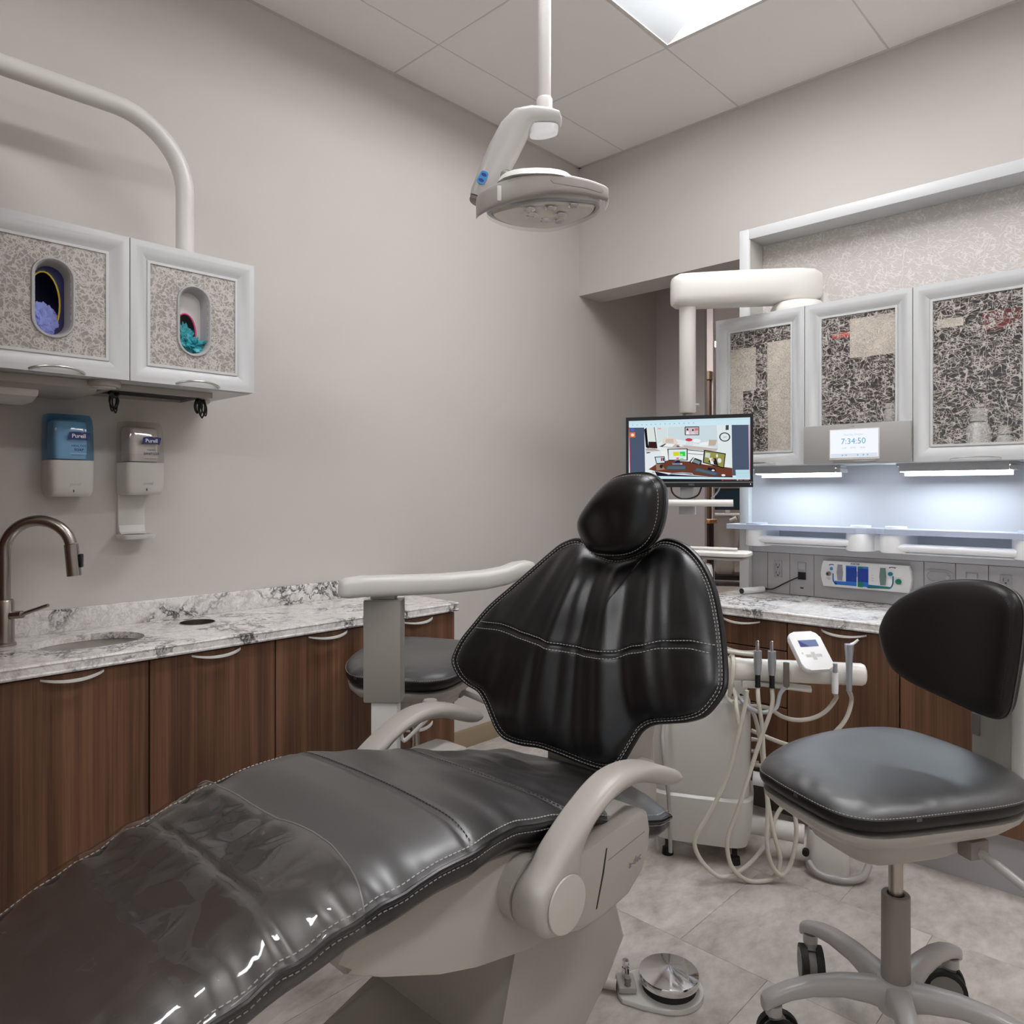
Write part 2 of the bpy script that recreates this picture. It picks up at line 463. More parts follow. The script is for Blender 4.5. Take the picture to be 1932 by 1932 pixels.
def face_mtx(o, ux, uy):
    ux = Vector(ux).normalized(); uy = Vector(uy).normalized(); n = ux.cross(uy)
    m = Matrix((ux, uy, n)).transposed().to_4x4(); m.translation = Vector(o); return m
def dup_tree(o, parent=None):
    c = o.copy(); COL.objects.link(c); c.parent = parent
    for ch in list(o.children): dup_tree(ch, c)
    return c
def mirror_x(bm, xc):
    for v in bm.verts: v.co.x = 2*xc-v.co.x
    bmesh.ops.reverse_faces(bm, faces=bm.faces); return bm
def art(name, polys, emb, mats, parent, lift=.0003, kind=None):
    # flat print: polys = [(material index, layer, [(a,b)...])]
    bm = B()
    for mi, layer, pts in polys:
        vs = [bm.verts.new(emb(a, b, lift*(layer+1))) for a, b in pts]
        try: f = bm.faces.new(vs); f.material_index = mi
        except ValueError: pass
    n = obj_noflip(name, bm, mats, parent); return n
def obj_noflip(name, bm, mats, parent):
    bmesh.ops.translate(bm, verts=bm.verts, vec=-ORG[parent])
    me = bpy.data.meshes.new(name); bm.to_mesh(me); bm.free()
    for m in mats: me.materials.append(m)
    o = bpy.data.objects.new(name, me); COL.objects.link(o); o.parent = parent; ORG[o] = ORG[parent]; return o
def rect(a0, b0, a1, b1): return [(a0,b0),(a1,b0),(a1,b1),(a0,b1)]

# ================================================================== SETTING
X1, Y0 = 3.9, -4.9                       # right wall, wall behind the camera
fl = struct('floor', bx(-4.2, X1, Y0, 8.2, -.06, -.004), M['grout'])
TS = .4572; tile_me = None
for j in range(-9, 5):
    y0 = -1.387+TS*(j+0)+0
    off = 0 if j % 2 == 0 else TS/2
    for i in range(-4, 6):
        x0 = 1.424+TS*i+off-TS*0
        if x0+TS < -.02 or x0 > X1-.02 or y0 < Y0 : continue
        if tile_me is None:
            bm = bx(.0004, TS-.0004, .0004, TS-.0004, -.006, 0, .0007, 1); tile_me = finish(bm, 'floor_tile', 0); tile_me.materials.append(M['floor'])
        o = bpy.data.objects.new('floor_tile', tile_me); COL.objects.link(o); o.parent = fl
        o.location = Vector((x0, y0, 0))-ORG[fl]
y_end = -1.387+TS*2
hallfloor = bx(-4.2, X1, -1.387+TS*5, 8.2, -.006, 0); obj('floor_sheet', hallfloor, M['floor'], fl)

ce = struct('ceiling', bx(-4.2, X1, Y0, 8.2, CEIL+.09, CEIL+.12), M['ceiling'])
GX = [.2838-.61+.61*i for i in range(0, 7)]; GY = [.011-.61*j for j in range(0, 9)]
LIGHTS = [(2, 1, 2), (2, 5, 2), (5, 1, 2), (5, 5, 2)]         # grid column, first grid row, rows covered
covered = {(a, b+k) for a, b, n in LIGHTS for k in range(n)}
tl = None
for a in range(len(GX)):
    for b in range(len(GY)-1):
        if (a, b) in covered: continue
        xa, xb = max(GX[a], 0.0), min(GX[a]+.61, X1); yb, ya = min(GY[b], 0), GY[b]-.61
        bm = bx(xa+.002, xb-.002, ya+.002, yb-.002, CEIL-.002, CEIL+.014, .0025, 1)
        if xb-xa > .609 and b > 0:
            if tl is None:
                o = obj('ceiling_tile', bm, M['ceiling'], ce, smooth=0); tl = (o, xa, ya)
            else:
                bm.free(); o = tl[0].copy(); COL.objects.link(o); o.location = Vector((xa-tl[1], ya-tl[2], 0))
        else: obj('ceiling_tile', bm, M['ceiling'], ce, smooth=0)
for x in GX[1:]: obj('grid_bar', bx(x-.012, x+.012, Y0, 0, CEIL-.0005, CEIL+.03), M['grid'], ce, smooth=0)
split = {(a, b+1) for a, b, n in LIGHTS}
for b, y in enumerate(GY):
    if b == 0: continue
    run = None
    for a in range(len(GX)+1):
        ok = a < len(GX) and (a, b) not in split
        xa = max(GX[a], 0) if a < len(GX) else X1
        if ok and run is None: run = xa
        if not ok and run is not None:
            obj('grid_bar', bx(run, xa, y-.012, y+.012, CEIL-.0004, CEIL+.03), M['grid'], ce, smooth=0); run = None
obj('edge_angle', bx(0, .016, Y0, 0, CEIL-.003, CEIL+.02), M['grid'], ce, smooth=0)
obj('edge_angle', bx(0, X1, -.016, 0, CEIL-.003, CEIL+.02), M['grid'], ce, smooth=0)

struct('wall_left', bx(-.12, 0, Y0, .732, 0, CEIL+.1), M['wall'])
bm = slab(B(), [(0.0001,CEIL+.1),(X1,CEIL+.1),(X1,0),(1.03,0),(1.03,2.15),(0.0001,2.15)], [], 'y', 0, .187)
struct('wall_back', bm, M['wall'], smooth=0)
struct('wall_right', bx(X1, X1+.1, Y0, 0, 0, CEIL+.1), M['wall'])
struct('wall_front', slab(B(), [(-.12,0),(X1+.1,0),(X1+.1,CEIL+.1),(-.12,CEIL+.1)], [rect(.5,.45,1.9,2.45), rect(2.0,.45,3.5,2.45)], 'y', Y0-.1, Y0), M['wall'], smooth=0)
for k, (xa, xb) in enumerate(((.5,1.9),(2.0,3.5))):  # unseen windows, added to let in fill light
    w = thing('window_%d' % (k+1), None, None, ((xa+xb)/2, Y0-.05, .45)); w['kind'] = 'structure'
    obj('window_frame', slab(B(), rect(xa+.001,.451,xb-.001,2.449), [rect(xa+.05,.50,xb-.05,2.40)], 'y', Y0-.08, Y0-.02), M['white'], w, smooth=0)
    obj('pane', bx(xa+.0505, xb-.0505, Y0-.052, Y0-.048, .5005, 2.3995), M['clearpane'], w, smooth=0)
bb = prism(B(), [(0,0),(.012,0),(.009,.07),(.004,.08),(0,.08)], 'y', -1.228, .73); struct('baseboard_left', bb, M['base'])
# passage and hall seen under the header
struct('wall_passage', bx(-4.2, .284, .7325, .755, 0, CEIL+.1), M['hallwall'])
struct('trim_1', bx(.2842, .318, .733, .758, 0, CEIL+.09), M['hallwall'])
struct('wall_hall', slab(B(), [(-4.2,0),(-4.2,CEIL+.1),(-.725,CEIL+.1),(-.725,0)], [], 'y', 2.76, 2.79), M['hallwall'], smooth=0)
d = thing('door_1', None, None, (-.68, 2.72, 0)); d['kind'] = 'structure'
obj('door_leaf', bx(-1.6, -.735, 2.715, 2.755, 0, 2.09, .002), M['brown'], d)
obj('door_frame', slab(B(), [(-1.7,0),(-1.7,2.16),(-.727,2.16),(-.727,2.09),(-1.6,2.09),(-1.6,0)], [], 'y', 2.70, 2.758), M['base'], d, smooth=0)
struct('wall_far', bx(-4.2, X1, 8.1, 8.2, 0, CEIL+.1), M['hallwall'])
struct('wall_hall_left', bx(-4.3, -4.2, .73, 8.2, 0, CEIL+.1), M['hallwall'])
struct('wall_hall_right', bx(X1, X1+.1, .187, 8.2, 0, CEIL+.1), M['hallwall'])
t = thing('half_wall', 'dark brown half wall capped with a pale wood edge in the hall', 'partition', (-.32, 1.95, 0))
obj('panel', bx(-.95, -.306, 1.93, 2.0, 0, .892, .003), M['darkwood'], t)
obj('cap', bx(-.96, -.292, 1.91, 2.02, .8925, .922, .003), M['orangewood'], t)

# ================================================================== CEILING LIGHTS
def troffer(a, b, n, label):
    x0, y1 = GX[a], GY[b]; y0 = y1-.61*n; x1 = x0+.61; cx = (x0+x1)/2
    t = thing('ceiling_light', label, 'light', (cx, (y0+y1)/2, CEIL), 'recessed troffers in the tiled ceiling')
    e = .014; xs = [x0+e, x0+.13, cx-.10]
    # curved side reflectors, lens bulging between them, sloped end plates
    z0, zt = CEIL+.002, CEIL+.075
    def prof():
        L = []
        for k in range(9): f = k/8; L.append((x0+e+(.19)*f, z0+(zt-z0)*math.sin(f*PI/2)))
        return L
    L = prof(); R_ = [(2*cx-x, z) for x, z in L]
    for pr in (L, R_):
        bm = B(); loft(bm, [[Vector((x, y0+e, z)) for x, z in pr]+[Vector((x, y0+e, z+.004)) for x, z in reversed(pr)], [Vector((x, y1-e, z)) for x, z in pr]+[Vector((x, y1-e, z+.004)) for x, z in reversed(pr)]])
        obj('reflector', bm, M['troffergrey'], t)
    lx0, lx1 = L[-1][0], R_[-1][0]; pr = []
    for k in range(13): f = k/12; pr.append((lx0+(lx1-lx0)*f, zt-.045*math.sin(f*PI)))
    bm = B(); loft(bm, [[Vector((x, y0+e+.002, z)) for x, z in pr]+[Vector((x, y0+e+.002, z+.003)) for x, z in reversed(pr)], [Vector((x, y1-e-.002, z)) for x, z in pr]+[Vector((x, y1-e-.002, z+.003)) for x, z in reversed(pr)]])
    obj('lens', bm, M['lens' if b < 4 else 'lens_rear'], t)
    for yy in (y0+.006, y1-e+.002): obj('end_plate', bx(x0+e, x1-e, yy, yy+.006, z0, zt+.01), M['brightwhite'], t)
    bm = slab(B(), rect(x0+.002, y0+.002, x1-.002, y1-.002), [rect(x0+e, y0+e, x1-e, y1-e)], 'z', CEIL-.0015, CEIL+.004); obj('rim', bm, M['grid'], t, smooth=0)
    obj('housing', bx(x0+.005, x1-.005, y0+.005, y1-.005, zt+.012, zt+.014), M['brightwhite'], t)
LL = ['recessed ceiling light nearest the back corner, at the top of the picture', 'recessed ceiling light above the sink side behind the camera', 'recessed ceiling light over the right of the room, outside the picture', 'recessed ceiling light behind the camera on the right']
for (a, b, n), l in zip(LIGHTS, LL): troffer(a, b, n, l)
# hall lighting: two surface fixtures
for k, (x, y) in enumerate(((-.6, 1.6), (-1.6, 5.0))):
    t = thing('ceiling_light', ['square hall ceiling light just beyond the opening', 'square hall ceiling light far down the hall'][k], 'light', (x, y, CEIL))
    obj('rim', bx(x-.32, x+.32, y-.32, y+.32, CEIL+.03, CEIL+.0899), M['grid'], t); obj('lens', bx(x-.28, x+.28, y-.28, y+.28, CEIL+.022, CEIL+.029), M['hall_lens'], t)

# ================================================================== LEFT WALL: upper cabinets
def frame_bm(a0, a1, b0, b1, fw, emb, depth=.02):
    # mitred picture-frame door: flat outer band, slope, thin lip at the panel; emb(a,b,h)
    prof = [(0, -depth), (0, 0), (.013, .0012), (.018, .0008), (fw*.55, -.0045), (fw-.008, -.0130), (fw-.007, -.0095), (fw, -.0095), (fw, -depth)]
    corners = [(a0,b0,1,1),(a1,b0,-1,1),(a1,b1,-1,-1),(a0,b1,1,-1)]
    bm = B(); rings = [[bm.verts.new(emb(c[0]+c[2]*d, c[1]+c[3]*d, h)) for d, h in prof] for c in corners]
    skin(bm, rings, True); return bm
def pull_bm(a, b, half, emb, drop=.010, out=.026, th=.0035):
    # crescent pull: thin lip bowing outward
    secs = []
    for k in range(17):
        f = -1+2*k/16; o = out*(1-f*f)**.8+.003; w = .004+.012*(1-abs(f))**.6
        aa = a+half*f
        secs.append([emb(aa, b-drop*(1-f*f), max(o-w, .0005)), emb(aa, b-drop*(1-f*f), o), emb(aa, b-drop*(1-f*f)+th, o), emb(aa, b-drop*(1-f*f)+th, max(o-w, .0005))])
    return loft(B(), secs)
def arc_pull(a, b, half, emb, rise=.010, out=.020):
    pts = []
    for k in range(21):
        f = -1+2*k/20; q = (1-f*f)**.7
        pts.append(emb(a+half*f, b+rise*q, .0005+out*q))
    return tube(B(), pts, .0034, 10, sy=1.25)
XF = .323; ZB, ZT = 1.425, 1.806
embL = lambda X: (lambda a, b, h: Vector((X+h, a, b)))
def upper_left(y0, y1, label, rim_label):
    t = thing('upper_cabinet', label, 'cabinet', (XF/2, (y0+y1)/2, ZB), 'white framed cabinets above the sink')
    c = B(); w = .012
    for q in ((0.001,XF-.022,y0+.0005,y0+w,ZB,ZT), (0.001,XF-.022,y1-w,y1-.0005,ZB,ZT), (0.001,XF-.022,y0+w,y1-w,ZT-w,ZT), (0.001,XF-.022,y0+w,y1-w,ZB,ZB+w), (0.001,.008,y0+w,y1-w,ZB+w,ZT-w)): box(c, *q)
    obj('carcass', c, M['frame'], t, smooth=0)
    d = obj('door', frame_bm(y0+.0012, y1-.0012, ZB+.001, ZT-.001, .054, embL(XF)), M['frame'], t)
    yc = (y0+y1)/2; zc = 1.614
    hole = stadium(yc, zc, .078, .186)
    obj('resin_panel', slab(B(), rect(y0+.053, ZB+.053, y1-.053, ZT-.053), [hole], 'x', XF-.018, XF-.0125), M['fibre_left'], d, smooth=0)
    # oval port: proud rim and recessed sleeve
    bm = B(); prof = [(.096,.200,-.010),(.097,.201,.001),(.094,.198,.0045),(.088,.193,.0045),(.080,.186,.001),(.074,.180,-.012),(.068,.172,-.038)]
    loft(bm, [[Vector((XF-.0125+h, p[0], p[1])) for p in stadium(yc, zc, w_, h_)] for w_, h_, h in prof], caps=False)
    obj('port_rim', bm, M['satinwhite'], d)
    obj('handle', arc_pull(yc+.006, ZB+.006, .060, embL(XF-.001)), M['satin'], d)
    return t, yc, zc
M['satinwhite'] = mat('grey_port_rim', (176,176,176), .4)
def glove(name, c, size, m, parent, seed, amp):
    bm = B(); bmesh.ops.create_icosphere(bm, subdivisions=5, radius=1)
    for v in bm.verts:
        n = v.co.normalized(); q = n*1.7+Vector((seed, 0, 0))
        k = 1+amp*(noise.noise(q*1.6)+.6*abs(noise.noise(q*3.4))-.25)+amp*.35*noise.noise(q*8)
        v.co = Vector((c[0]+n.x*size[0]*k, c[1]+n.y*size[1]*k, c[2]+n.z*size[2]*k))
    return obj(name, bm, m, parent)
t1, y1c, zc = upper_left(-2.665, -2.315, 'white framed wall cabinet with a port showing periwinkle gloves', '')
t2, y2c, zc = upper_left(-2.315, -1.965, 'white framed wall cabinet with a port showing teal gloves', '')
def glove_box(yc, kind):
    lab = {'blue': 'navy glove box with a yellow rimmed opening behind the left port', 'teal': 'white glove box with a pink rimmed opening behind the right port'}[kind]
    xf = XF-.050
    t = thing('glove_box', lab, 'box', (xf-.05, yc, ZB+.0125), 'glove boxes inside the wall cabinets')
    hole = ell(yc-.012, zc-.008, .036, .078, 28) if kind == 'blue' else ell(yc-.010, zc-.030, .030, .055, 28)
    obj('carton', join(slab(B(), rect(yc-.10, ZB+.0125, yc+.10, zc+.112), [hole], 'x', xf-.002, xf), slab(B(), rect(yc-.10, ZB+.0125, yc+.10, zc+.112), [rect(yc-.098, ZB+.015, yc+.098, zc+.110)], 'x', xf-.10, xf-.002), bx(xf-.102, xf-.10, yc-.10, yc+.10, ZB+.0125, zc+.112)), M['boxblue' if kind == 'blue' else 'glovebox'], t, smooth=0)
    bm = B(); tube(bm, [Vector((xf+.001, a, b)) for a, b in hole], .0022, 6, True); obj('opening_rim', bm, M['yellow' if kind == 'blue' else 'pink'], t)
    if kind == 'blue': glove('glove', (xf-.004, yc-.012, zc-.052), (.014, .036, .040), M['gloveblue'], t, 3, .35)
    else:
        glove('glove', (xf-.004, yc-.010, zc-.045), (.012, .026, .040), M['gloveteal'], t, 9, .5)
        glove('glove', (xf+.014, yc+.006, zc-.064), (.016, .034, .020), M['gloveteal'], t, 21, .9)
glove_box(y1c, 'blue'); glove_box(y2c, 'teal')

# bent tube rising from the cabinet top
t = thing('support_tube', 'white bent steel tube rising from the wall cabinet and running along the wall', 'tube', (.165, -2.105, ZT))
pth = [(.165,-2.105,ZT+.006), (.165,-2.105,2.02)]
for k in range(1, 12): a = k/12*PI/2; pth.append((.165, -2.105-.20*(1-math.cos(a)), 2.02+.20*math.sin(a)))
pth += [(.165,-2.305,2.22), (.165,-3.4,2.22)]
bm = B(); tube(bm, pth, .026, 24); obj('tube', bm, M['white'], t)
obj('foot_plate', lathe(B(), [(0,ZT+.0005),(.045,ZT+.0005),(.045,ZT+.008),(.028,ZT+.012),(0,ZT+.012)], (.165,-2.105,0)), M['white'], t)
t_end = bx(.10, .23, -3.46, -3.40, 2.155, 2.285, .01); obj('end_mount', t_end, M['white'], t)
obj('wall_arm', bx(.0005, .10, -3.45, -3.41, 2.19, 2.25, .004), M['white'], t)

# things under the left cabinets
t = thing('towel_dispenser', 'pale plastic paper towel dispenser under the left wall cabinet', 'dispenser', (.14, -2.57, 1.36))
bm = prism(B(), [(.03,1.424),(.27,1.424),(.27,1.402),(.245,1.392),(.05,1.392),(.03,1.402)], 'y', -2.66, -2.375, .004); obj('tray', bm, M['greige'], t)
bm = prism(B(), [(.05,1.3915),(.235,1.3915),(.225,1.375),(.17,1.362),(.10,1.362),(.055,1.377)], 'y', -2.655, -2.50, .008); obj('cover', bm, M['white'], t)
t = thing('puck_light', 'small round puck lamp under the wall cabinets', 'light', (.25, -2.375, 1.41))
obj('body', lathe(B(), [(0,1.4245),(.042,1.4245),(.042,1.414),(.038,1.409),(0,1.409)], (.262,-2.36,0)), M['greige'], t)
obj('diffuser', lathe(B(), [(0,1.4089),(.03,1.4089),(.028,1.406),(0,1.406)], (.262,-2.36,0)), M['white'], t)
t = thing('under_cabinet_tray', 'shallow open metal tray fixed under the right wall cabinet', 'tray', (.15, -2.2, 1.405))
obj('tray_frame', slab(B(), rect(.05,-2.35,.25,-2.06), [rect(.07,-2.33,.23,-2.08)], 'z', 1.408, 1.4245), M['greige'], t, smooth=0)
obj('recess', bx(.071, .229, -2.329, -2.081, 1.416, 1.4243), M['dark'], t)
def cord(name, label, c, seed, n, h):
    rnd = random.Random(seed); bm = B()
    for k in range(n):
        w = rnd.uniform(.006, .014); hh = h*rnd.uniform(.6, 1); dx = rnd.uniform(-.006, .006); x = c[0]+rnd.uniform(-.012, .012); sk = rnd.uniform(-.004,.012)
        tube(bm, [(x, c[1]+dx-w*.4, c[2]), (x+.003, c[1]+dx-w+sk*.4, c[2]-hh*.55), (x, c[1]+dx+sk, c[2]-hh), (x-.003, c[1]+dx+w+sk*.6, c[2]-hh*.5), (x, c[1]+dx+w*.4, c[2])], .0020, 6, n=5)
    tube(bm, [(c[0]+.012, c[1]-.014, c[2]-.004), (c[0], c[1], c[2]-.013), (c[0]-.01, c[1]+.014, c[2]-.004)], .006, 8, n=4)
    return tag(obj(name, bm, M['matblack']), label, 'cable', 'black cables tied under the wall cabinets')
cord('cable_bundle', 'black cable loops hanging under the seam of the wall cabinets', (.20, -2.315, 1.408), 1, 3, .062)
cord('cable_bundle', 'black bundled cable hanging under the right wall cabinet beside the white cable', (.20, -2.075, 1.408), 4, 6, .058)
bm = B(); tube(bm, [(.20,-2.075,1.405),(.16,-2.06,1.396),(.11,-2.03,1.403),(.06,-1.995,1.418)], .0035, 8, n=6)
tube(bm, [(.05,-1.99,1.418),(.085,-2.0,1.418)], .008, 8)
tag(obj('power_cable', bm, M['white']), 'white cable with plug under the right end of the wall cabinet', 'cable')

# ------------------------------------------------------------------ dispensers
def dispenser(y0, y1, z0, z1, zs, plastic, lab, tray, word1, word2, cat):
    name = 'soap_dispenser' if not tray else 'sanitizer_dispenser'
    yc = (y0+y1)/2; t = thing(name, lab, 'dispenser', (0, yc, z0 if not tray else .99), 'touch free dispensers on the wall')
    def sec(z, d, s, dep):
        pts = ell(0, 0, 1, 1, 28, 5)
        return [Vector((.0005+(dep-.0005)*(.5+.5*p[0]), yc+(y1-y0)/2*s*p[1], z)) for p in pts]
    D = .105
    bm = loft(B(), [sec(zs, 0, 1, D), sec(zs-.012, 0, 1, D+.001), sec(z0+.03, 0, .985, D), sec(z0+.012, 0, .96, D-.003), sec(z0+.002, 0, .90, D-.012), sec(z0, 0, .80, D-.02)])
    body = obj('lower_cover', bm, M['white'], t)
    bm = loft(B(), [sec(zs+.0005, 0, 1.0, D+.001), sec(zs+.03, 0, 1.0, D), sec(z1-.03, 0, .99, D-.006), sec(z1-.010, 0, .97, D-.014), sec(z1-.001, 0, .93, D-.024)])
    obj('clear_cover', bm, plastic, t)
    bm = loft(B(), [sec(zs+.004, 0, .72, D-.014), sec(zs+.06, 0, .74, D-.014), sec(z1-.022, 0, .72, D-.018), sec(z1-.016, 0, .62, D-.026)])
    obj('refill_bottle', bm, M['bottleblue'] if not tray else M['bottlegrey'], t)
    if tray:
        obj('inner_band', loft(B(), [sec(zs+.001, 0, 1.02, D+.004), sec(zs+.024, 0, 1.02, D+.004)]), M['clearplastic'], t)
        obj('back_plate', bx(.0005, .012, y0+.008, y1-.028, .99, z0+.02, .003), M['white'], t)
        bm = loft(B(), [[Vector((.001+.085*(1+p[0])/2*f, yc-.010+.050*p[1]*g, z)) for p in ell(0,0,1,1,28,4)] for z, f, g in ((.994,.9,.9),(.990,.95,.96),(.996,1.0,1.0),(1.004,1.02,1.02),(1.004,.92,.9),(.999,.85,.82))])
        obj('drip_tray', bm, M['white'], t)
        bm = prism(B(), [(.0125,1.004),(.0125,1.03),(.020,1.010),(.034,1.004)], 'y', y0+.010, y1-.030); obj('tray_fillet', bm, M['white'], t)
    obj('sensor_slot', bx(D-.001, D+.0015, yc-.0008, yc+.0008, z0+.012, z0+.019), M['black'], t)
    xq = D+.004 if not tray else D+.0045
    F = lambda y, z, x=xq: face_mtx((x, y, z), (0,1,0), (0,0,1))
    yl = yc+.012
    zz = z1-.062 if not tray else z1-.058
    em = lambda a, b, h: Vector((xq-.001+h, yl+a+.12*b, zz+b))
    art('logo_panel', [(0, 0, [(-.027,-.011),(-.012,-.0092),(.012,-.0092),(.0245,-.0115),(.027,.0095),(.013,.0115),(-.010,.0115),(-.0245,.0098)])]+[(1, 1, [(.003,.010),(.007,.0065),(.011,.010)])], em, [M['navy'], M['logored']], t)
    text('logo', 'Purell', .0152, M['whiteink'], t, F(yl, zz-.0005), bold=.0003)
    text('print', word1, .0085, M['navy'], t, F(yl, zz-.028)); text('print', word2, .0095, M['navy'], t, F(yl, zz-.039), bold=.0002)
    art('print_line', [(0, 0, rect(-.022,-.0005,.02,.0005))]+[(1,0,rect(-.018,-.006,.012,-.0048))], lambda a, b, h: Vector((xq-.001+h, yl+a, zz-.049+b)), [M['whiteink'], M['ink']], t)
    text('embossed_logo', 'purell', .012, M['emboss'], t, face_mtx((D+.0008, yc+.004, z0+.034), (0,1,0), (0,0,1)), shear=.2)
M['bottleblue'] = mat('blue_refill', (214,226,234), .35); M['bottlegrey'] = mat('clear_refill', (214,208,203), .3)
M['emboss'] = mat('embossed_white', (190,186,182), .4)
dispenser(-2.4447, -2.3287, 1.118, 1.349, 1.219, M['blueplastic'], 'blue topped soap dispenser on the wall, left of the clear one', False, 'HEALTHY', 'SOAP', '')
dispenser(-2.2493, -2.1358, 1.122, 1.341, 1.218, M['clearplastic'], 'clear topped hand sanitizer dispenser with a white drip tray below', True, 'HAND', 'SANITIZER', '')

# ------------------------------------------------------------------ left counter
YE = -1.2307; YS = [-2.65, -2.294, -1.9386, -1.5832, YE]
CT, CB, CX_ = .729, .699, .415
wt = thing('worktop', 'white quartz worktop with dark veins along the left wall', 'countertop', (.2, -2.2, CB))
sink_h = ell(.20, -2.375, .105, .135, 48, 2.2); ring_h = ell(.135, -2.055, .052, .052, 36)
SL = CT-.018
bm = slab(B(), [(0.0005,-2.662),(CX_-.006,-2.662),(CX_,-2.660),(CX_,YE+.001),(CX_-.006,YE+.007),(0.0005,YE+.007)], [sink_h, ring_h], 'z', SL, CT)
obj('top', bm, M['quartz'], wt, smooth=30)
obj('edge_strip', bx(CX_-.022, CX_, -2.662, YE+.004, CB, SL-.0002), M['quartz'], wt, smooth=0)
obj('edge_strip', bx(.0005, CX_-.0225, YE-.016, YE+.006, CB, SL-.0002), M['quartz'], wt, smooth=0)
bm = B(); tube(bm, [(CX_-.003,-2.661,CT-.004),(CX_-.003,YE+.004,CT-.004)], .0048, 8); tube(bm, [(CX_-.003,-2.661,CB+.0045),(CX_-.003,YE+.004,CB+.0045)], .0048, 8); obj('rounded_edge', bm, M['quartz'], wt)
obj('backsplash', bx(.0005, .016, -2.662, YE+.006, CT, CT+.066, .0015), M['quartz'], wt)
bm = B(); prof = [(1.0,SL-.0005),(.985,CB-.03),(.93,CB-.11),(.6,CB-.135),(.12,CB-.140)]
loft(bm, [[Vector((.20+(p[0]-.20)*f*1.03, -2.375+(p[1]+2.375)*f*1.03, z)) for p in sink_h] for f, z in prof])
bm2 = loft(B(), [[Vector((.20+(p[0]-.20)*f, -2.375+(p[1]+2.375)*f, z)) for p in sink_h] for f, z in ((1.03,SL-.0005),(1.12,SL-.0005),(1.12,SL-.004),(1.03,SL-.004))], True)
sk = thing('sink', 'oval stainless steel basin set under the quartz worktop', 'sink', (.20, -2.375, CB-.14)); obj('basin', bm, M['steel'], sk); obj('flange', bm2, M['steel'], sk)
obj('drain', lathe(B(), [(0,CB-.1385),(.02,CB-.1385),(.022,CB-.1365),(.026,CB-.1365),(.026,CB-.139)], (.20,-2.375,0)), M['chrome'], sk)
wr = thing('waste_ring', 'round steel waste opening in the worktop right of the sink', 'waste opening', (.135, -2.055, CB-.12))
obj('collar', lathe(B(), [(.0518,CT+.0015),(.0515,CT-.02),(.05,CB-.12),(.048,CB-.12),(.0495,CT-.02),(.05,CT+.0015)], (.135,-2.055,0), 36, closed=True), M['steel'], wr)
obj('chute_floor', lathe(B(), [(0,CB-.118),(.0478,CB-.118),(.0478,CB-.12),(0,CB-.12)], (.135,-2.055,0), 36), M['dark'], wr)

# faucet
f = thing('faucet', 'brushed nickel gooseneck faucet with a pull-down spray head and side lever', 'faucet', (.109, -2.55, CT))
fx, fy = .109, -2.55; dx, dy = .56, .83
obj('base', lathe(B(), [(0,CT+.0005),(.027,CT+.0005),(.027,CT+.006),(.023,CT+.010),(.0225,CT+.115),(.020,CT+.120),(0,CT+.120)], (fx,fy,0)), M['steel'], f)
R0 = .080; pts = [(fx,fy,CT+.119),(fx,fy,CT+.20),(fx,fy,.975)]
for k in range(1, 15):
    a = k/14*PI*.93; pts.append((fx+dx*R0*(1-math.cos(a)), fy+dy*R0*(1-math.cos(a)), .975+R0*math.sin(a)))
bm = B(); tube(bm, pts, .0145, 20, n=3); obj('neck', bm, M['darksteel'], f)
e = Vector(pts[-1]); dn = Vector((dx*.09, dy*.09, -1)).normalized()
bm = B(); tube(bm, [e+dn*.001, e+dn*.03, e+dn*.085], .0175, 20); head = obj('spray_head', bm, M['darksteel'], f)
s = e+dn*.045+Vector((dx,dy,0))*.0185; bm = bx(-.004, .006, -.008, .008, -.018, .018, .003); xform(bm, face_mtx(s, (dx,dy,0), (-dy,dx,0))); obj('spray_button', bm, M['black'], head)
bm = B(); tube(bm, [(fx+.02,fy+.012,CT+.080),(fx+.045,fy+.03,CT+.083)], .010, 12); tube(bm, [(fx+.04,fy+.028,CT+.082),(fx+.10,fy+.075,CT+.108)], (.0055,.0045), 10); obj('lever', bm, M['steel'], f)

# lower cabinets, left
XD = .40
def base_cabinet_left(y0, y1, label, drawers=False):
    t = thing('base_cabinet', label, 'cabinet', (XD/2, (y0+y1)/2, 0), 'walnut base cabinets along the left wall')
    c = B(); zt = CB-.0005
    for q in ((.0005,XD-.020,y0+.0006,y0+.016,.0,zt), (.0005,XD-.020,y1-.016,y1-.0006,.0,zt), (.0005,.01,y0+.016,y1-.016,.1,zt), (.01,XD-.020,y0+.016,y1-.016,.10,.116), (XD-.075,XD-.06,y0+.016,y1-.016,0,.1)): box(c, *q)
    obj('carcass', c, M['wood'], t, smooth=0)
    yc = (y0+y1)/2; g = .0022
    spl = [(.105, .325, 'drawer'), (.329, CB-.006, 'door')] if drawers else [(.105, CB-.006, 'door')]
    for za, zb, nm in spl:
        dn_ = obj(nm, bx(XD-.019, XD, y0+g, y1-g, za, zb, .001, 1), M['wood'], t)
        obj('handle', pull_bm(yc, zb-.008, .069, embL(XD), .008, .030, .005), M['white'], dn_)
t = thing('tall_cabinet', 'tall walnut cabinet at the near end of the sink worktop, outside the picture', 'cabinet', (.28, -3.14, 0))  # unseen cabinet, added to darken the reflection in the leg sleeve
c = B()
for q in ((.0005,.54,-3.60,-3.584,0,2.12), (.0005,.54,-2.686,-2.670,0,2.12), (.0005,.012,-3.584,-2.686,.1,2.12), (.012,.54,-3.584,-2.686,2.104,2.12), (.012,.54,-3.584,-2.686,.1,.116), (.47,.485,-3.584,-2.686,0,.1)): box(c, *q)
obj('carcass', c, M['wood'], t, smooth=0)
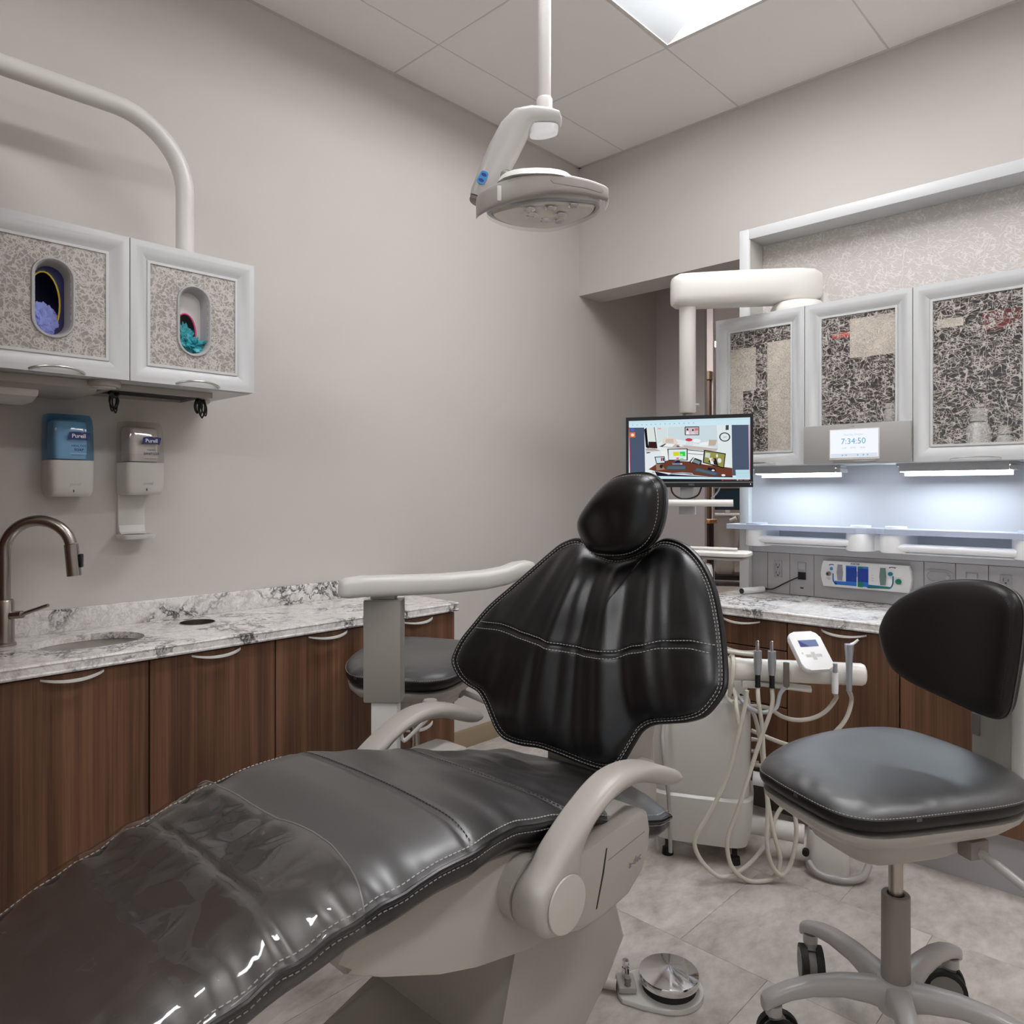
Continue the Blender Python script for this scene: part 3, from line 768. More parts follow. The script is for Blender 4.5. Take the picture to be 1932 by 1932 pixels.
for ya, yb in ((-3.597,-3.137),(-3.133,-2.673)):
    d = obj('door', bx(.5405, .56, ya, yb, .105, 2.117, .001, 1), M['wood'], t)
    obj('handle', tube(B(), [(.5605, yb-.05 if ya < -3.5 else ya+.05, z) if k in (0, 3) else (.59, yb-.05 if ya < -3.5 else ya+.05, z) for k, z in enumerate((1.0, 1.02, 1.18, 1.20))], .005, 8, n=3), M['white'], d)
base_cabinet_left(YS[0], YS[1], 'walnut base cabinet with one tall door below the oval sink')
base_cabinet_left(YS[1], YS[2], 'walnut base cabinet with one tall door, second from the sink end')
base_cabinet_left(YS[2], YS[3], 'walnut base cabinet with one tall door behind the grey upright arm')
base_cabinet_left(YS[3], YS[4], 'walnut base cabinet with door above a drawer at the far end of the worktop', True)

# ================================================================== REAR CONSOLE (against the back wall)
YB, YG, YU, YL = -.20, -.115, -.42, -.62      # back panel, glass panel, upper door face, lower door face
XS = [1.003, 1.349, 1.698, 2.047, 2.396]
XE = 2.44
t = thing('console_frame', 'silver white console surround with pale fibre panel above the cabinets', 'frame', (1.7, -.1, .70))
for xa, xb, nm in ((1.007,1.0475,'end_panel'),(XE-.04,XE,'end_panel')): obj(nm, bx(xa, xb, -.23, -.0005, CT+.0005, 2.185, .002), M['frame'], t); obj('lower_end_panel', bx(xa, xb, -.199, -.0005, 0, CB-.0005, .002), M['frame'], t)
obj('top_rail', bx(1.048, XE-.0405, -.23, -.0005, 2.143, 2.185, .002), M['frame'], t)
obj('end_filler', bx(1.048, 1.052, -.228, -.116, 1.79, 2.1425), M['white'], t)
obj('fibre_panel', bx(1.0525, XE-.0405, YG, YG+.006, 1.60, 2.1425), M['fibre_pale'], t)
obj('upper_back', bx(1.048, XE-.0405, YB, YB+.012, .8905, 1.7), M['backlam'], t)
seams = [1.048, 1.112, 1.202, 1.296, 1.674, 1.77, 1.865, 1.99, XE-.0405]
for a, b in zip(seams[:-1], seams[1:]): obj('service_panel', bx(a+.0008, b-.0008, YB, YB+.012, CT+.0012, .889, .0008, 1), M['panelgrey'], t)

# worktop and lower cabinets
CRX0 = .985
t = thing('worktop', 'white quartz worktop with speckled front edge under the rear console', 'countertop', (1.7, -.42, CB))
bm = slab(B(), [(CRX0,YB+.0),(CRX0,YL-.012),(CRX0+.01,YL-.018),(XE,YL-.018),(XE,YB)], [], 'z', CB, CT); obj('top', bm, M['quartz'], t, smooth=30)
bm = B(); tube(bm, [(CRX0+.004,YL-.0150,CT-.004),(XE,YL-.0150,CT-.004)], .0048, 8); tube(bm, [(CRX0+.004,YL-.0150,CB+.0045),(XE,YL-.0150,CB+.0045)], .0048, 8); obj('rounded_edge', bm, M['quartz'], t)
def embD(a, b, h): return Vector((a, YL-h, b))
def base_right(x0, x1, label, fronts):
    t = thing('base_cabinet', label, 'cabinet', ((x0+x1)/2, -.40, 0), 'walnut base cabinets under the rear console')
    c = B(); zt = CB-.0005; zb = .178
    for q in ((x0+.0006,x0+.016,YL+.020,-.2305,zb,zt), (x1-.016,x1-.0006,YL+.020,-.2305,zb,zt), (x0+.016,x1-.016,-.245,-.2305,zb,zt), (x0+.016,x1-.016,YL+.020,-.245,zb,zb+.016)): box(c, *q)
    obj('carcass', c, M['wood'], t, smooth=0)
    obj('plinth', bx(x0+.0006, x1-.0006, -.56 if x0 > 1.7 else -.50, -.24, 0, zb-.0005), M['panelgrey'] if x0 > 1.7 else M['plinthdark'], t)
    xc = (x0+x1)/2
    for nm, za, zb_ in fronts:
        d = obj(nm, bx(x0+.002, x1-.002, YL, YL+.019, za, zb_, .001, 1), M['wood'], t)
        obj('handle', pull_bm(xc+.01, zb_-.010, .069, embD, .008, .030, .005), M['white'], d)
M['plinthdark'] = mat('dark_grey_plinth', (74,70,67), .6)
xl = [1.025, 1.371, 1.716, 2.062, 2.408]
base_right(xl[0], xl[1], 'walnut drawer cabinet at the left end of the rear console', [('drawer',.600,CB-.006),('drawer',.41,.596),('drawer',.18,.406)])
base_right(xl[1], xl[2], 'walnut cabinet with one tall door behind the handpiece rail', [('door',.18,CB-.006)])
base_right(xl[2], xl[3], 'walnut cabinet with one tall door behind the near stool', [('door',.18,CB-.006)])
base_right(xl[3], xl[4], 'walnut cabinet at the right end of the rear console', [('door',.18,CB-.006)])

# upper cabinets
ZUB, ZUT = 1.226, 1.791
embU = lambda a, b, h: Vector((a, YU-h, b))
def upper_right(x0, x1, label, mid=False):
    t = thing('upper_cabinet', label, 'cabinet', ((x0+x1)/2, -.32, ZUB), 'silver framed cabinets of the rear console')
    c = B(); w = .012; yb = -.2306; yf = YU+.0205
    for q in ((x0+.0005,x0+w,yf,yb,ZUB,ZUT), (x1-w,x1-.0005,yf,yb,ZUB,ZUT), (x0+w,x1-w,yf,yb,ZUT-w,ZUT), (x0+w,x1-w,yf,yb,ZUB,ZUB+w), (x0+w,x1-w,yb-.006,yb,ZUB+w,ZUT-w)): box(c, *q)
    obj('carcass', c, [M['frame']], t, smooth=0)
    obj('lining', bx(x0+w+.001, x1-w-.001, yb-.009, yb-.0065, ZUB+w+.001, ZUT-w-.001), M['cabindark'], t)  # dark sheet painting in the shade of the unlit interior
    d = obj('door', frame_bm(x0+.0012, x1-.0012, ZUB+.001, ZUT-.001, .054, embU), M['frame'], t)
    fp = obj('fibre_panel', bx(x0+.053, x1-.053, YU+.0125, YU+.017, ZUB+.053, ZUT-.053), [M['clearplastic'], M['fibre_clear']], d)
    for f_ in fp.data.polygons:
        if f_.normal.y < -.5: f_.material_index = 1
    if not mid: obj('handle', arc_pull((x0+x1)/2, ZUB+.006, .066, embU, .004), M['satin'], d)
    return t
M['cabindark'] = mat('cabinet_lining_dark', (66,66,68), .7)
u1 = upper_right(XS[0], XS[1], 'silver framed glass cabinet with papers taped inside, left of the clock panel')
u2 = upper_right(XS[1], XS[2], 'silver framed glass cabinet with the clock panel on its lower half', True)
u3 = upper_right(XS[2], XS[3], 'silver framed glass cabinet with white bottles behind its panel')
u4 = upper_right(XS[3], XS[4], 'silver framed glass cabinet at the right end, outside the picture')
def flat_thing(name, lab, cat, x0, x1, z0, z1, y, m, group=None, th=.0006):
    return tag(obj(name, bx(x0, x1, y, y+th, z0, z1), m), lab, cat, group)
yp = YU+.0176
flat_thing('paper_sheet', 'square cream sheet behind the left glass door, upper left', 'paper', 1.057, 1.159, 1.511, 1.673, yp, M['paper'], 'papers behind the glass doors')
flat_thing('paper_sheet', 'narrow cream sheet behind the left glass door, lower left', 'paper', 1.057, 1.108, 1.285, 1.5105, yp, M['paper'], 'papers behind the glass doors')
flat_thing('paper_sheet', 'cream sheet at the upper right behind the left glass door', 'paper', 1.203, 1.291, 1.511, 1.683, yp, M['paper'], 'papers behind the glass doors')
flat_thing('paper_sheet', 'tall cream sheet at the lower right behind the left glass door', 'paper', 1.205, 1.291, 1.281, 1.5105, yp, M['paper'], 'papers behind the glass doors')
flat_thing('paper_sheet', 'square cream sheet at the top right behind the clock cabinet door', 'paper', 1.497, 1.645, 1.588, 1.722, yp, M['paper'], 'papers behind the glass doors')
flat_thing('paper_label', 'thin cream label strip behind the right glass door', 'label', 1.762, 1.837, 1.649, 1.676, yp, M['paper'])
flat_thing('red_label', 'small orange red label beside the sheet in the clock cabinet', 'label', 1.437, 1.4965, 1.662, 1.680, yp, M['orange'])
tag(obj('red_box', bx(1.87, 1.992, -.32, -.245, 1.6395, 1.700, .002), M['red']), 'red box lying on the shelf behind the right glass door', 'box')
for (x0, x1, lab) in ((XS[2]+.0125, XS[3]-.0125, 'clear shelf inside the right glass cabinet'),):
    tag(obj('cabinet_shelf', bx(x0, x1, -.38, -.241, 1.625, 1.639), M['clearplastic']), lab, 'shelf')
def bottle(x, y, z, r, h, lab, cap):
    t = thing('bottle', lab, 'bottle', (x, y, z), 'bottles behind the glass doors')
    obj('body', lathe(B(), [(0,z),(r*.95,z),(r,z+.004),(r,z+h*.55),(r*.82,z+h*.68),(r*.45,z+h*.74),(0,z+h*.74)], (x,y,0), 24), M['bottle'], t)
    obj('cap', lathe(B(), [(0,z+h*.742),(r*cap,z+h*.742),(r*cap,z+h),(0,z+h)], (x,y,0), 24), M['brightwhite'], t)
bottle(1.872, -.372, ZUB+.0125, .033, .150, 'taller white bottle behind the right glass door', .72)
bottle(1.941, -.374, ZUB+.0125, .022, .092, 'smaller white bottle right of the taller one behind the glass', .8)
bottle(1.62, -.374, ZUB+.14, .022, .06, 'small white jar behind the glass above the clock panel', .8)
tag(obj('cabinet_shelf', bx(XS[1]+.0125, XS[2]-.0125, -.397, -.241, ZUB+.126, ZUB+.139), M['frame']), 'shelf inside the clock cabinet', 'shelf')

# clock / control panel
t = thing('control_panel', 'grey control panel with a lit touch screen showing the time', 'screen', (1.524, YU-.012, ZUB))
M['fascia'] = mat('panel_fascia_grey', (166,164,160), .4)
obj('fascia', bx(XS[1]+.0015, XS[2]-.0015, YU-.014, YU-.0035, ZUB+.002, 1.360, .0015), M['fascia'], t)
ys = YU-.0142
M['scr'] = emis('clock_screen', (238,241,250), .68); M['scrbar'] = emis('clock_screen_bar', (222,228,240), .62); M['scrtext'] = emis('clock_digits', (96,176,200), .62); M['scrpale'] = emis('clock_small_text', (196,208,226), .62)
bz = obj('bezel', bx(1.440, 1.603, YU-.0160, YU-.0142, 1.240, 1.344, .0006, 1), M['white'], t)
sc = obj('screen', bx(1.444, 1.599, YU-.0172, YU-.0162, 1.247, 1.341), M['scr'], t)
yt = YU-.0174
Fs = lambda x, z: face_mtx((x, yt, z), (1,0,0), (0,0,1))
text('clock_digits', '7:34:50', .0275, M['scrtext'], t, Fs(1.520, 1.301))
text('small_print', 'Thursday, October', .0085, M['scrpale'], t, Fs(1.520, 1.324))
for k in range(3): text('small_print', ['12:00', '07:00', '00:00'][k], .0075, M['scrpale'], t, Fs(1.490+.030*k, 1.279))
art('button_bar', [(0, 0, rect(1.446,1.2485,1.597,1.2605))]+[(1, 1, ell(x,1.2545,.0022,.0022,10)) for x in (1.485,1.497,1.535,1.553,1.566)], lambda a, b, h: Vector((a, yt-h, b)), [M['scrbar'], M['scrtext']], t)
obj('handle', pull_bm(1.522, ZUB+.008, .070, lambda a, b, h: Vector((a, YU-.0142-h, b)), .002, .016), M['satin'], t)
text('maker_mark', 'a dec', .006, M['ink'], t, face_mtx((1.517, YU-.0144, 1.352), (1,0,0), (0,0,1)))

# under-cabinet strips
def strip(x0, x1, lab):
    t = thing('under_cabinet_light', lab, 'light', ((x0+x1)/2, -.33, 1.20), 'slim strip lights under the console cabinets')
    obj('housing', join(bx(x0-.012, x1+.020, -.345, -.285, 1.2150, 1.2255, .002), bx(x0-.002, x1+.002, -.349, -.3455, 1.1985, 1.2255), bx(x0-.002, x1+.002, -.2845, -.281, 1.184, 1.2255)), M['satinwhite'], t)
    obj('end_cap', bx(x1+.0025, x1+.022, -.352, -.278, 1.199, 1.2145, .003), M['satinwhite'], t)
    obj('diffuser', prism(B(), [(-.343,1.2145),(-.343,1.199),(-.335,1.196),(-.300,1.196),(-.290,1.199),(-.290,1.2145)], 'x', x0, x1), M['led'], t)
strip(1.129, 1.426, 'slim lit strip light under the left glass cabinets'); strip(1.638, 1.946, 'slim lit strip light under the right glass cabinet')

# instrument rail: frosted shelf on white brackets with two bars
t = thing('instrument_rail', 'white rail of brackets and bars under a frosted lit shelf', 'rail', (1.5, -.28, .93))
bm = slab(B(), [(1.003,-.2305),(1.003,-.335),(1.015,-.350),(1.50,-.350),(1.53,-.335),(1.56,-.335),(1.59,-.350),(2.36,-.350),(2.36,-.2305)], [], 'z', .986, 1.004)
obj('shelf', bm, M['acrylic'], t, smooth=0)
obj('shelf_back', bx(1.0485, XE-.042, -.2300, YB-.0003, .988, 1.002), M['acrylic'], t)
for xa, xb in ((1.072,1.160),(1.448,1.545),(1.562,1.655),(1.945,2.04)):
    w = (xb-xa)/2; pts = [(xa+w+w*math.cos(a), -.29-.058*math.sin(a)) for a in [PI*k/12 for k in range(13)]]+[(xa, YB-.0003), (xb, YB-.0003)]
    obj('bracket', prism(B(), pts, 'z', .922, .9855, .006), M['brightwhite'], t)
obj('saddle', bx(1.53, 1.58, -.30, YB-.0003, .925, .983, .008), M['brightwhite'], t)
for xa, xb, z in ((1.115,1.470,.950),(1.630,1.965,.942)):
    bm = B(); tube(bm, [(xa,-.322,z),(xb,-.322,z)], .015, 16, sx=.9, sy=1.25); obj('bar', bm, M['brightwhite'], t)
    obj('bar_edge', bx(xa+.01, xb-.01, -.318, -.206, z-.022, z-.0165, .002), M['brightwhite'], t)
for xa in (1.10, 1.99): obj('bracket_cap', lathe(B(), [(0,1.0045),(.040,1.0045),(.040,1.010),(0,1.012)], (xa+.01,-.29,0)), M['acrylic'], t)
for xa in (1.495, 1.61): obj('bracket_cap', lathe(B(), [(.020,1.0045),(.034,1.0045),(.034,1.012),(.020,1.012)], (xa,-.29,0), closed=True), M['brightwhite'], t)

# services on the back panel
yq = YB-.0005
embB = lambda a, b, h: Vector((a, yq-.0035-h, b))
def outlet(x0, x1, z0, z1, lab):
    t = thing('wall_outlet', lab, 'outlet', ((x0+x1)/2, yq, z0), 'grey duplex outlets of the console')
    obj('plate', bx(x0, x1, yq-.003, yq, z0, z1, .0012), M['outletgrey'], t); xc = (x0+x1)/2; w = (x1-x0)/2
    P_ = []
    for zc in (z0+(z1-z0)*.26, z0+(z1-z0)*.74):
        P_ += [(0,0,rect(xc-w*.45,zc-.004,xc-w*.35,zc+.006)), (0,0,rect(xc+w*.35,zc-.004,xc+w*.45,zc+.004)), (0,0,ell(xc,zc-.009,.003,.003,10))]
    art('slots', P_, embB, [M['dark']], t, .0002)
    obj('button', bx(xc-w*.4, xc+w*.4, yq-.0036, yq-.0032, (z0+z1)/2-.004, (z0+z1)/2+.004), M['outletgrey'], t)
M['outletgrey'] = mat('outlet_grey', (160,158,160), .45)
outlet(1.140, 1.172, .794, .859, 'grey duplex outlet at the left end of the back panel'); outlet(1.897, 1.930, .795, .862, 'grey duplex outlet behind the near stool backrest')
t = thing('service_plate', 'grey service plate with a black square port and small slot', 'plate', (1.25, yq, .75))
obj('plate', bx(1.233, 1.267, yq-.003, yq, .792, .859, .0012), M['outletgrey'], t); obj('cover', bx(1.236, 1.264, yq-.0045, yq-.0032, .831, .856, .001), M['panelgrey'], t); obj('port', bx(1.236, 1.266, yq-.0042, yq-.0032, .792, .821), M['black'], t)
obj('slot', bx(1.244, 1.256, yq-.0012, yq, .757, .762), M['black'], t)
t = thing('recessed_box', 'shallow oblong recessed box with a small knob on the back panel', 'plate', (1.72, yq, .82))
obj('surround', slab(B(), [(p[1]-.842+1.722, p[0]-1.722+.842) for p in stadium(1.722,.842,.044,.082)], [[(p[1]-.842+1.722, p[0]-1.722+.842) for p in stadium(1.722,.842,.036,.074)]], 'y', yq-.004, yq), M['satinwhite'], t, smooth=0)
obj('back', bx(1.690, 1.755, yq-.0012, yq, .826, .858), M['outletgrey'], t); obj('knob', lathe(B(), [(0,-.2105),(.006,-.2105),(.006,-.202),(0,-.202)], (1.748,0,.840), 14, 'y'), M['satinwhite'], t)
t = thing('blank_plate', 'small square blank plate on the back panel', 'plate', (1.818, yq, .834))
obj('plate', bx(1.800, 1.835, yq-.002, yq, .834, .863, .001), M['outletgrey'], t); obj('insert', bx(1.804, 1.831, yq-.003, yq-.0022, .838, .859, .0005, 1), M['panelgrey'], t)

# flowmeter
t = thing('flowmeter', 'white gas flowmeter panel with blue and green graphics', 'panel', (1.485, yq, .775))
def rr(x0, z0, x1, z1, r, n=6, bow=0):
    pts = []
    for cx, cz, a0 in ((x1-r,z0+r,-90),(x1-r,z1-r,0),(x0+r,z1-r,90),(x0+r,z0+r,180)):
        for k in range(n+1): a = math.radians(a0+90*k/n); pts.append((cx+r*math.cos(a), cz+r*math.sin(a)))
    return pts
pts = [(1.338,.777),(1.632,.777),(1.639,.80),(1.641,.826),(1.639,.852),(1.632,.873),(1.338,.873),(1.331,.852),(1.329,.826),(1.331,.80)]
obj('body', prism(B(), pts, 'y', YB-.022, YB-.0005, .004), M['brightwhite'], t)
# graphics, in the pixel-free panel frame: a 0..1 across, b 0..1 up
eF = lambda a, b, h: Vector((1.329+.312*a, YB-.0222-h, .777+.096*b))
mats = [M['blueD'], M['blueL'], M['blueC'], M['green'], M['teal'], M['navy'], M['whiteink'], M['ink']]
def arc(cx, cy, rx, ry, a0, a1, w, n=10):
    o = [(cx+rx*math.cos(math.radians(a0+(a1-a0)*k/n)), cy+ry*math.sin(math.radians(a0+(a1-a0)*k/n))) for k in range(n+1)]
    i = [(cx+(rx-w)*math.cos(math.radians(a0+(a1-a0)*k/n)), cy+(ry-w*3.2)*math.sin(math.radians(a0+(a1-a0)*k/n))) for k in range(n+1)]
    return o+i[::-1]
G = [(1,0,rect(.165,.10,.30,.24)), (1,0,rect(.295,.10,.42,.86)), (0,1,rect(.30,.26,.42,.80)), (1,0,arc(.195,.32,.055,.22,180,270,.016)), (1,0,rect(.14,.30,.155,.52)),
     (1,0,rect(.425,.10,.545,.86)), (3,1,rect(.427,.78,.485,.86)), (0,2,rect(.427,.28,.545,.78)), (3,1,rect(.427,.08,.485,.28)), (1,1,rect(.485,.14,.545,.28)),
     (4,0,[(.54,.06),(.75,.10),(.79,.17),(.75,.18),(.54,.20)]), (3,1,[(.53,.07),(.76,.10),(.78,.14),(.53,.10)]), (4,0,arc(.765,.40,.052,.30,270,360,.016)), (4,0,rect(.801,.38,.817,.58)),
     (6,3,rect(.418,.66,.427,.88)), (6,3,rect(.418,.05,.427,.46)), (6,3,rect(.262,.30,.29,.88)),
     (5,0,arc(.135,.78,.045,.10,60,150,.010)), (5,0,arc(.80,.82,.05,.10,40,140,.010)), (2,1,ell(.128,.70,.020,.065,18)),
     (7,0,rect(.07,.32,.12,.335)), (7,0,rect(.085,.27,.115,.285)), (7,0,rect(.77,.90,.85,.912)), (7,0,rect(.845,.30,.90,.312)), (7,0,rect(.58,.45,.605,.46)), (7,0,rect(.58,.36,.60,.37)), (7,0,rect(.58,.55,.60,.56))]
tag(art('graphics', G, eF, mats, t, .00025), kind='stuff')
for a0, a1, b0, b1, mk in ((.195,.258,.27,.88,'gauge'),(.668,.738,.22,.86,'greengauge')):
    p0, p1 = eF(a0, b0, 0), eF(a1, b1, 0); w = p1.x-p0.x
    pts = [(p0.x+w*.10,p0.z),(p1.x-w*.10,p0.z),(p1.x+w*.03,(p0.z+p1.z)/2),(p1.x-w*.10,p1.z),(p0.x+w*.10,p1.z),(p0.x-w*.03,(p0.z+p1.z)/2)]
    obj('gauge_window', prism(B(), pts, 'y', YB-.026, YB-.0225, .0012), M[mk], t)
def knob(a, b, r, m, nm='knob'):
    p = eF(a, b, 0); o = obj(nm, lathe(B(), [(0,YB-.034),(r*.8,YB-.034),(r,YB-.031),(r,YB-.0228),(0,YB-.0228)], (p.x,0,p.z), 20, 'y'), m, t); return p
p = knob(.098,.50,.0085,M['steel']); obj('knob_centre', lathe(B(), [(0,YB-.0348),(.0035,YB-.0348),(.0035,YB-.0342),(0,YB-.0342)], (p.x,0,p.z), 12, 'y'), M['black'], t)
knob(.785,.66,.0072,M['teal']); knob(.868,.40,.0095,M['green'])
text('maker_mark', 'PORTER', .0085, M['navy'], t, face_mtx(eF(.40,.93,.0006), (1,0,0), (0,0,1)), bold=.0002)

# curing handle and cable
t = thing('scanner_handle', 'small white handheld device lying on the rear worktop', 'device', (1.075, -.25, CT))
bm = B(); a, b = Vector((1.065,-.325,CT+.0135)), Vector((1.10,-.215,CT+.0135)); tube(bm, [a, a.lerp(b,.06), a.lerp(b,.5), a.lerp(b,.94), b], .0125, 14); obj('body', bm, M['brightwhite'], t)
bm = B(); tube(bm, [a-(b-a)*.03, a+(b-a)*.02], .0105, 12); obj('tip', bm, M['black'], t)
bm = B(); tube(bm, [b, b+(b-a)*.16], .005, 10); obj('strain_relief', bm, M['black'], t)
c0 = b+(b-a)*.17
bm = B(); tube(bm, [c0, (1.14,-.211,CT+.018), (1.19,-.213,.775), (1.235,-.216,.798), (1.25,-.209,.803)], .0026, 8, n=6); tag(obj('power_cable', bm, M['black']), 'black cable from the white handheld device to the port', 'cable')

# ================================================================== MONITOR ON ITS ARM
t = thing('monitor_mount', 'white monitor arm on the cabinet top with a hanging pole and handle bar', 'arm', (1.25, -.32, ZUT))
mb, pl = Vector((1.27,-.315,0)), Vector((.996,-.6175,0))
obj('base', lathe(B(), [(0,ZUT+.0005),(.095,ZUT+.0005),(.095,ZUT+.02),(.085,ZUT+.035),(.045,ZUT+.045),(0,ZUT+.045)], (1.28,-.315,0), 32), M['cream'], t)
ax = (pl-mb).normalized(); L = (pl-mb).length; sd = Vector((-ax.y, ax.x, 0))
secs = []
for s_, w, hh, zc in ((-.095,.018,.030,1.896),(-.088,.040,.050,1.896),(-.060,.054,.061,1.896),(0,.058,.064,1.894),(.5*L,.058,.064,1.882),(L,.058,.062,1.868),(L+.035,.052,.060,1.867),(L+.055,.034,.050,1.866),(L+.060,.014,.034,1.866)):
    c = mb+ax*s_; secs.append([c+sd*(w*p[0])+Vector((0,0,zc+hh*p[1])) for p in ell(0,0,1,1,28,3.6)])
obj('boom', loft(B(), secs), M['cream'], t)
e0 = mb-ax*.098; obj('tail_cover', xform(bx(-.02,.02,-.03,.03,-.012,.012,.005), face_mtx((1.345,-.25,1.838),(1,-.4,0),(0,0,1))), M['cream'], t)
obj('pole', lathe(B(), [(0,1.82),(.030,1.82),(.030,1.425),(.027,1.419),(0,1.419)], (pl.x,pl.y,0), 28), M['cream'], t)
obj('collar', lathe(B(), [(.0302,1.812),(.041,1.812),(.045,1.822),(.045,1.83),(.0302,1.83)], (pl.x,pl.y,0), 28, closed=True), M['cream'], t)
MV = Vector((1.2277-.8182, -.569+.754, 0)); MU = MV.normalized(); MN = Vector((MU.y, -MU.x, 0))     # screen axes, MN faces the room
pinn = Vector((pl.x,pl.y,1.45)); obj('latch', xform(bx(-.008,.014,-.004,.004,-.006,.006,.002), face_mtx(pinn+MU*.028,MU,(0,0,1))), M['satinwhite'], t)
obj('mount_post', lathe(B(), [(0,1.4188),(.018,1.4188),(.018,1.105),(0,1.105)], (pl.x,pl.y,0), 20), M['greige'], t)
pm = Vector((pl.x,pl.y,0))+MN*.0
mid = Vector((.8182,-.754,0))+MV*.5
obj('mount_plate', xform(bx(-.05,.05,-.05,.05,-.012,.0,.002), face_mtx(mid-MN*.040+Vector((0,0,1.28)),MU,(0,0,1))), M['black'], t)
obj('neck_plate', xform(bx(-.024,.024,-.05,.05,-.006,.006,.002), face_mtx(Vector((pl.x,pl.y,1.125))+MN*.024,MU,(0,0,1))), M['satinwhite'], t)
bl, br = Vector((.883,-.725,1.090))-MN*.0, Vector((1.165,-.595,1.090))
obj('handle_bar', tube(B(), [bl, bl.lerp(br,.02), bl.lerp(br,.5), bl.lerp(br,.985), br], .0125, 16), M['cream'], t)
obj('bar_saddle', xform(bx(-.03,.03,-.014,.014,-.012,.05,.004), face_mtx(Vector((pl.x,pl.y,1.096)),MU,MN)), M['satinwhite'], t)

o0 = Vector((.8182,-.754,1.147)); MH = 1.406-1.147; MWd = MV.length
t = thing('monitor', 'wide black monitor showing a photograph of an office desk', 'monitor', mid+Vector((0,0,1.147)))
fm = lambda a, b, h: o0+MU*(MWd*a)+Vector((0,0,MH*b))+MN*h
bz = slab(B(), [(0,0),(MWd,0),(MWd,MH),(0,MH)], [[(.010,.024),(MWd-.010,.024),(MWd-.010,MH-.013),(.010,MH-.013)]], 'z', -.012, .0); xform(bz, face_mtx(o0, MU, (0,0,1)))
obj('bezel', bz, M['black'], t, smooth=0)
bk = B(); box(bk, .006, MWd-.006, .006, MH-.006, -.026, -.0045, .006); xform(bk, face_mtx(o0, MU, (0,0,1))); obj('back_cover', bk, M['black'], t)
M['mon_bg'] = emis('monitor_light_blue', (205,232,242), .62)
sb = bx(.0102, MWd-.0102, .0242, MH-.0132, -.0044, -.0030); xform(sb, face_mtx(o0, MU, (0,0,1))); obj('screen', sb, M['mon_bg'], t)
obj('chin_line', xform(bx(.002, MWd-.002, .0165, .0185, 0, .0006), face_mtx(o0, MU, (0,0,1))), M['satin'], t)
text('maker_mark', 'DELL', .0095, M['ink'], t, face_mtx(fm(.53, .0095/MH, .0008), MU, (0,0,1)), bold=.0003)
obj('power_light', xform(bx(MWd-.010, MWd-.007, .008, .013, 0, .0008), face_mtx(o0, MU, (0,0,1))), M['whiteink'], t)
def S(x, y):                       # picture shown on the screen, laid out in the screen's own rectangle
    a = (x-50)/1770.0; yt = 207-76*a; yb = 1118-66*a; b = 1-(y-yt)/(yb-yt)
    return (.0102+(MWd-.0204)*a)/MWd, (.0242+(MH-.0374)*b)/MH
SCOL = {}
def sc_m(rgb):
    if rgb not in SCOL: SCOL[rgb] = (len(SCOL), emis('screen_ink_%d' % len(SCOL), rgb, .60))
    return SCOL[rgb][0]
SP = []
def sp(layer, rgb, pts): SP.append((sc_m(rgb), layer, [S(*p) for p in pts]))
G1, Wl, Dk, Br, Wh, Kb = (78,90,112), (214,228,230), (22,22,30), (110,62,46), (232,238,238), (62,82,96)
sp(0, Wh, [(290,300),(1560,245),(1575,1000),(300,1030)]); sp(0, G1, [(60,308),(285,302),(300,1060),(75,1060)]); sp(0, G1, [(1562,245),(1795,240),(1808,985),(1572,990)])
sp(0, (214,60,84), [(50,300),(60,300),(76,1060),(66,1060)]); sp(0, (214,150,180), [(1797,240),(1812,238),(1822,985),(1810,985)])
sp(1, (86,98,190), ell(105,342,30,24,16)); sp(1, (235,120,60), [(66,380),(146,377),(148,452),(68,455)]); sp(2, (245,225,205), ell(107,418,24,22,14))
sp(1, Wl, [(470,292),(635,290),(630,440),(480,560)]); sp(1, (206,222,228), [(640,290),(1350,250),(1370,600),(640,440)]); sp(1, (226,236,236), [(1370,250),(1560,245),(1570,880),(1380,640)])
sp(2, Dk, [(285,330),(320,300),(350,620),(310,600)]); sp(2, (222,230,226), [(325,300),(430,296),(465,515),(350,515)]); sp(2, (58,32,32), [(350,515),(470,515),(485,615),(345,610)]); sp(2, Dk, [(432,295),(442,294),(482,610),(470,612)])
sp(2, (228,180,180), [(485,305),(540,302),(540,325),(485,328)])
sp(2, Dk, [(888,280),(1098,274),(1098,405),(890,408)]); sp(3, (206,190,190), [(900,292),(1088,286),(1088,396),(902,400)]); sp(4, (240,240,244), [(905,396),(915,350),(945,345),(960,396)]); sp(4, (225,205,225), [(975,395),(985,350),(1020,345),(1040,395)]); sp(4, (60,40,44), ell(928,322,14,18,12)); sp(4, (60,40,44), ell(1008,330,13,17,12)); sp(4, (200,120,130), [(1030,300),(1085,298),(1085,330),(1040,340)])
sp(2, (72,78,90), [(1478,250),(1522,248),(1520,320),(1476,322)]); sp(2, (34,42,50), ell(1464,425,78,68,24)); sp(3, (222,232,234), ell(1464,425,62,54,24)); sp(4, (90,100,110), [(1440,427),(1490,420),(1490,426),(1442,432)])
sp(2, (228,216,206), [(555,520),(580,448),(745,440),(790,530),(760,550),(560,555)]); sp(3, (208,192,180), [(600,530),(610,470),(720,465),(730,530)])
sp(2, (196,176,160), [(1240,470),(1355,468),(1330,555),(1235,560)]); sp(2, (240,244,246), [(1095,520),(1240,495),(1225,560),(1110,555)]); sp(2, (240,246,248), ell(1060,488,60,28,16)); sp(3, (205,60,90), ell(950,475,52,24,12)); sp(2, (214,228,232), ell(960,535,60,30,14))
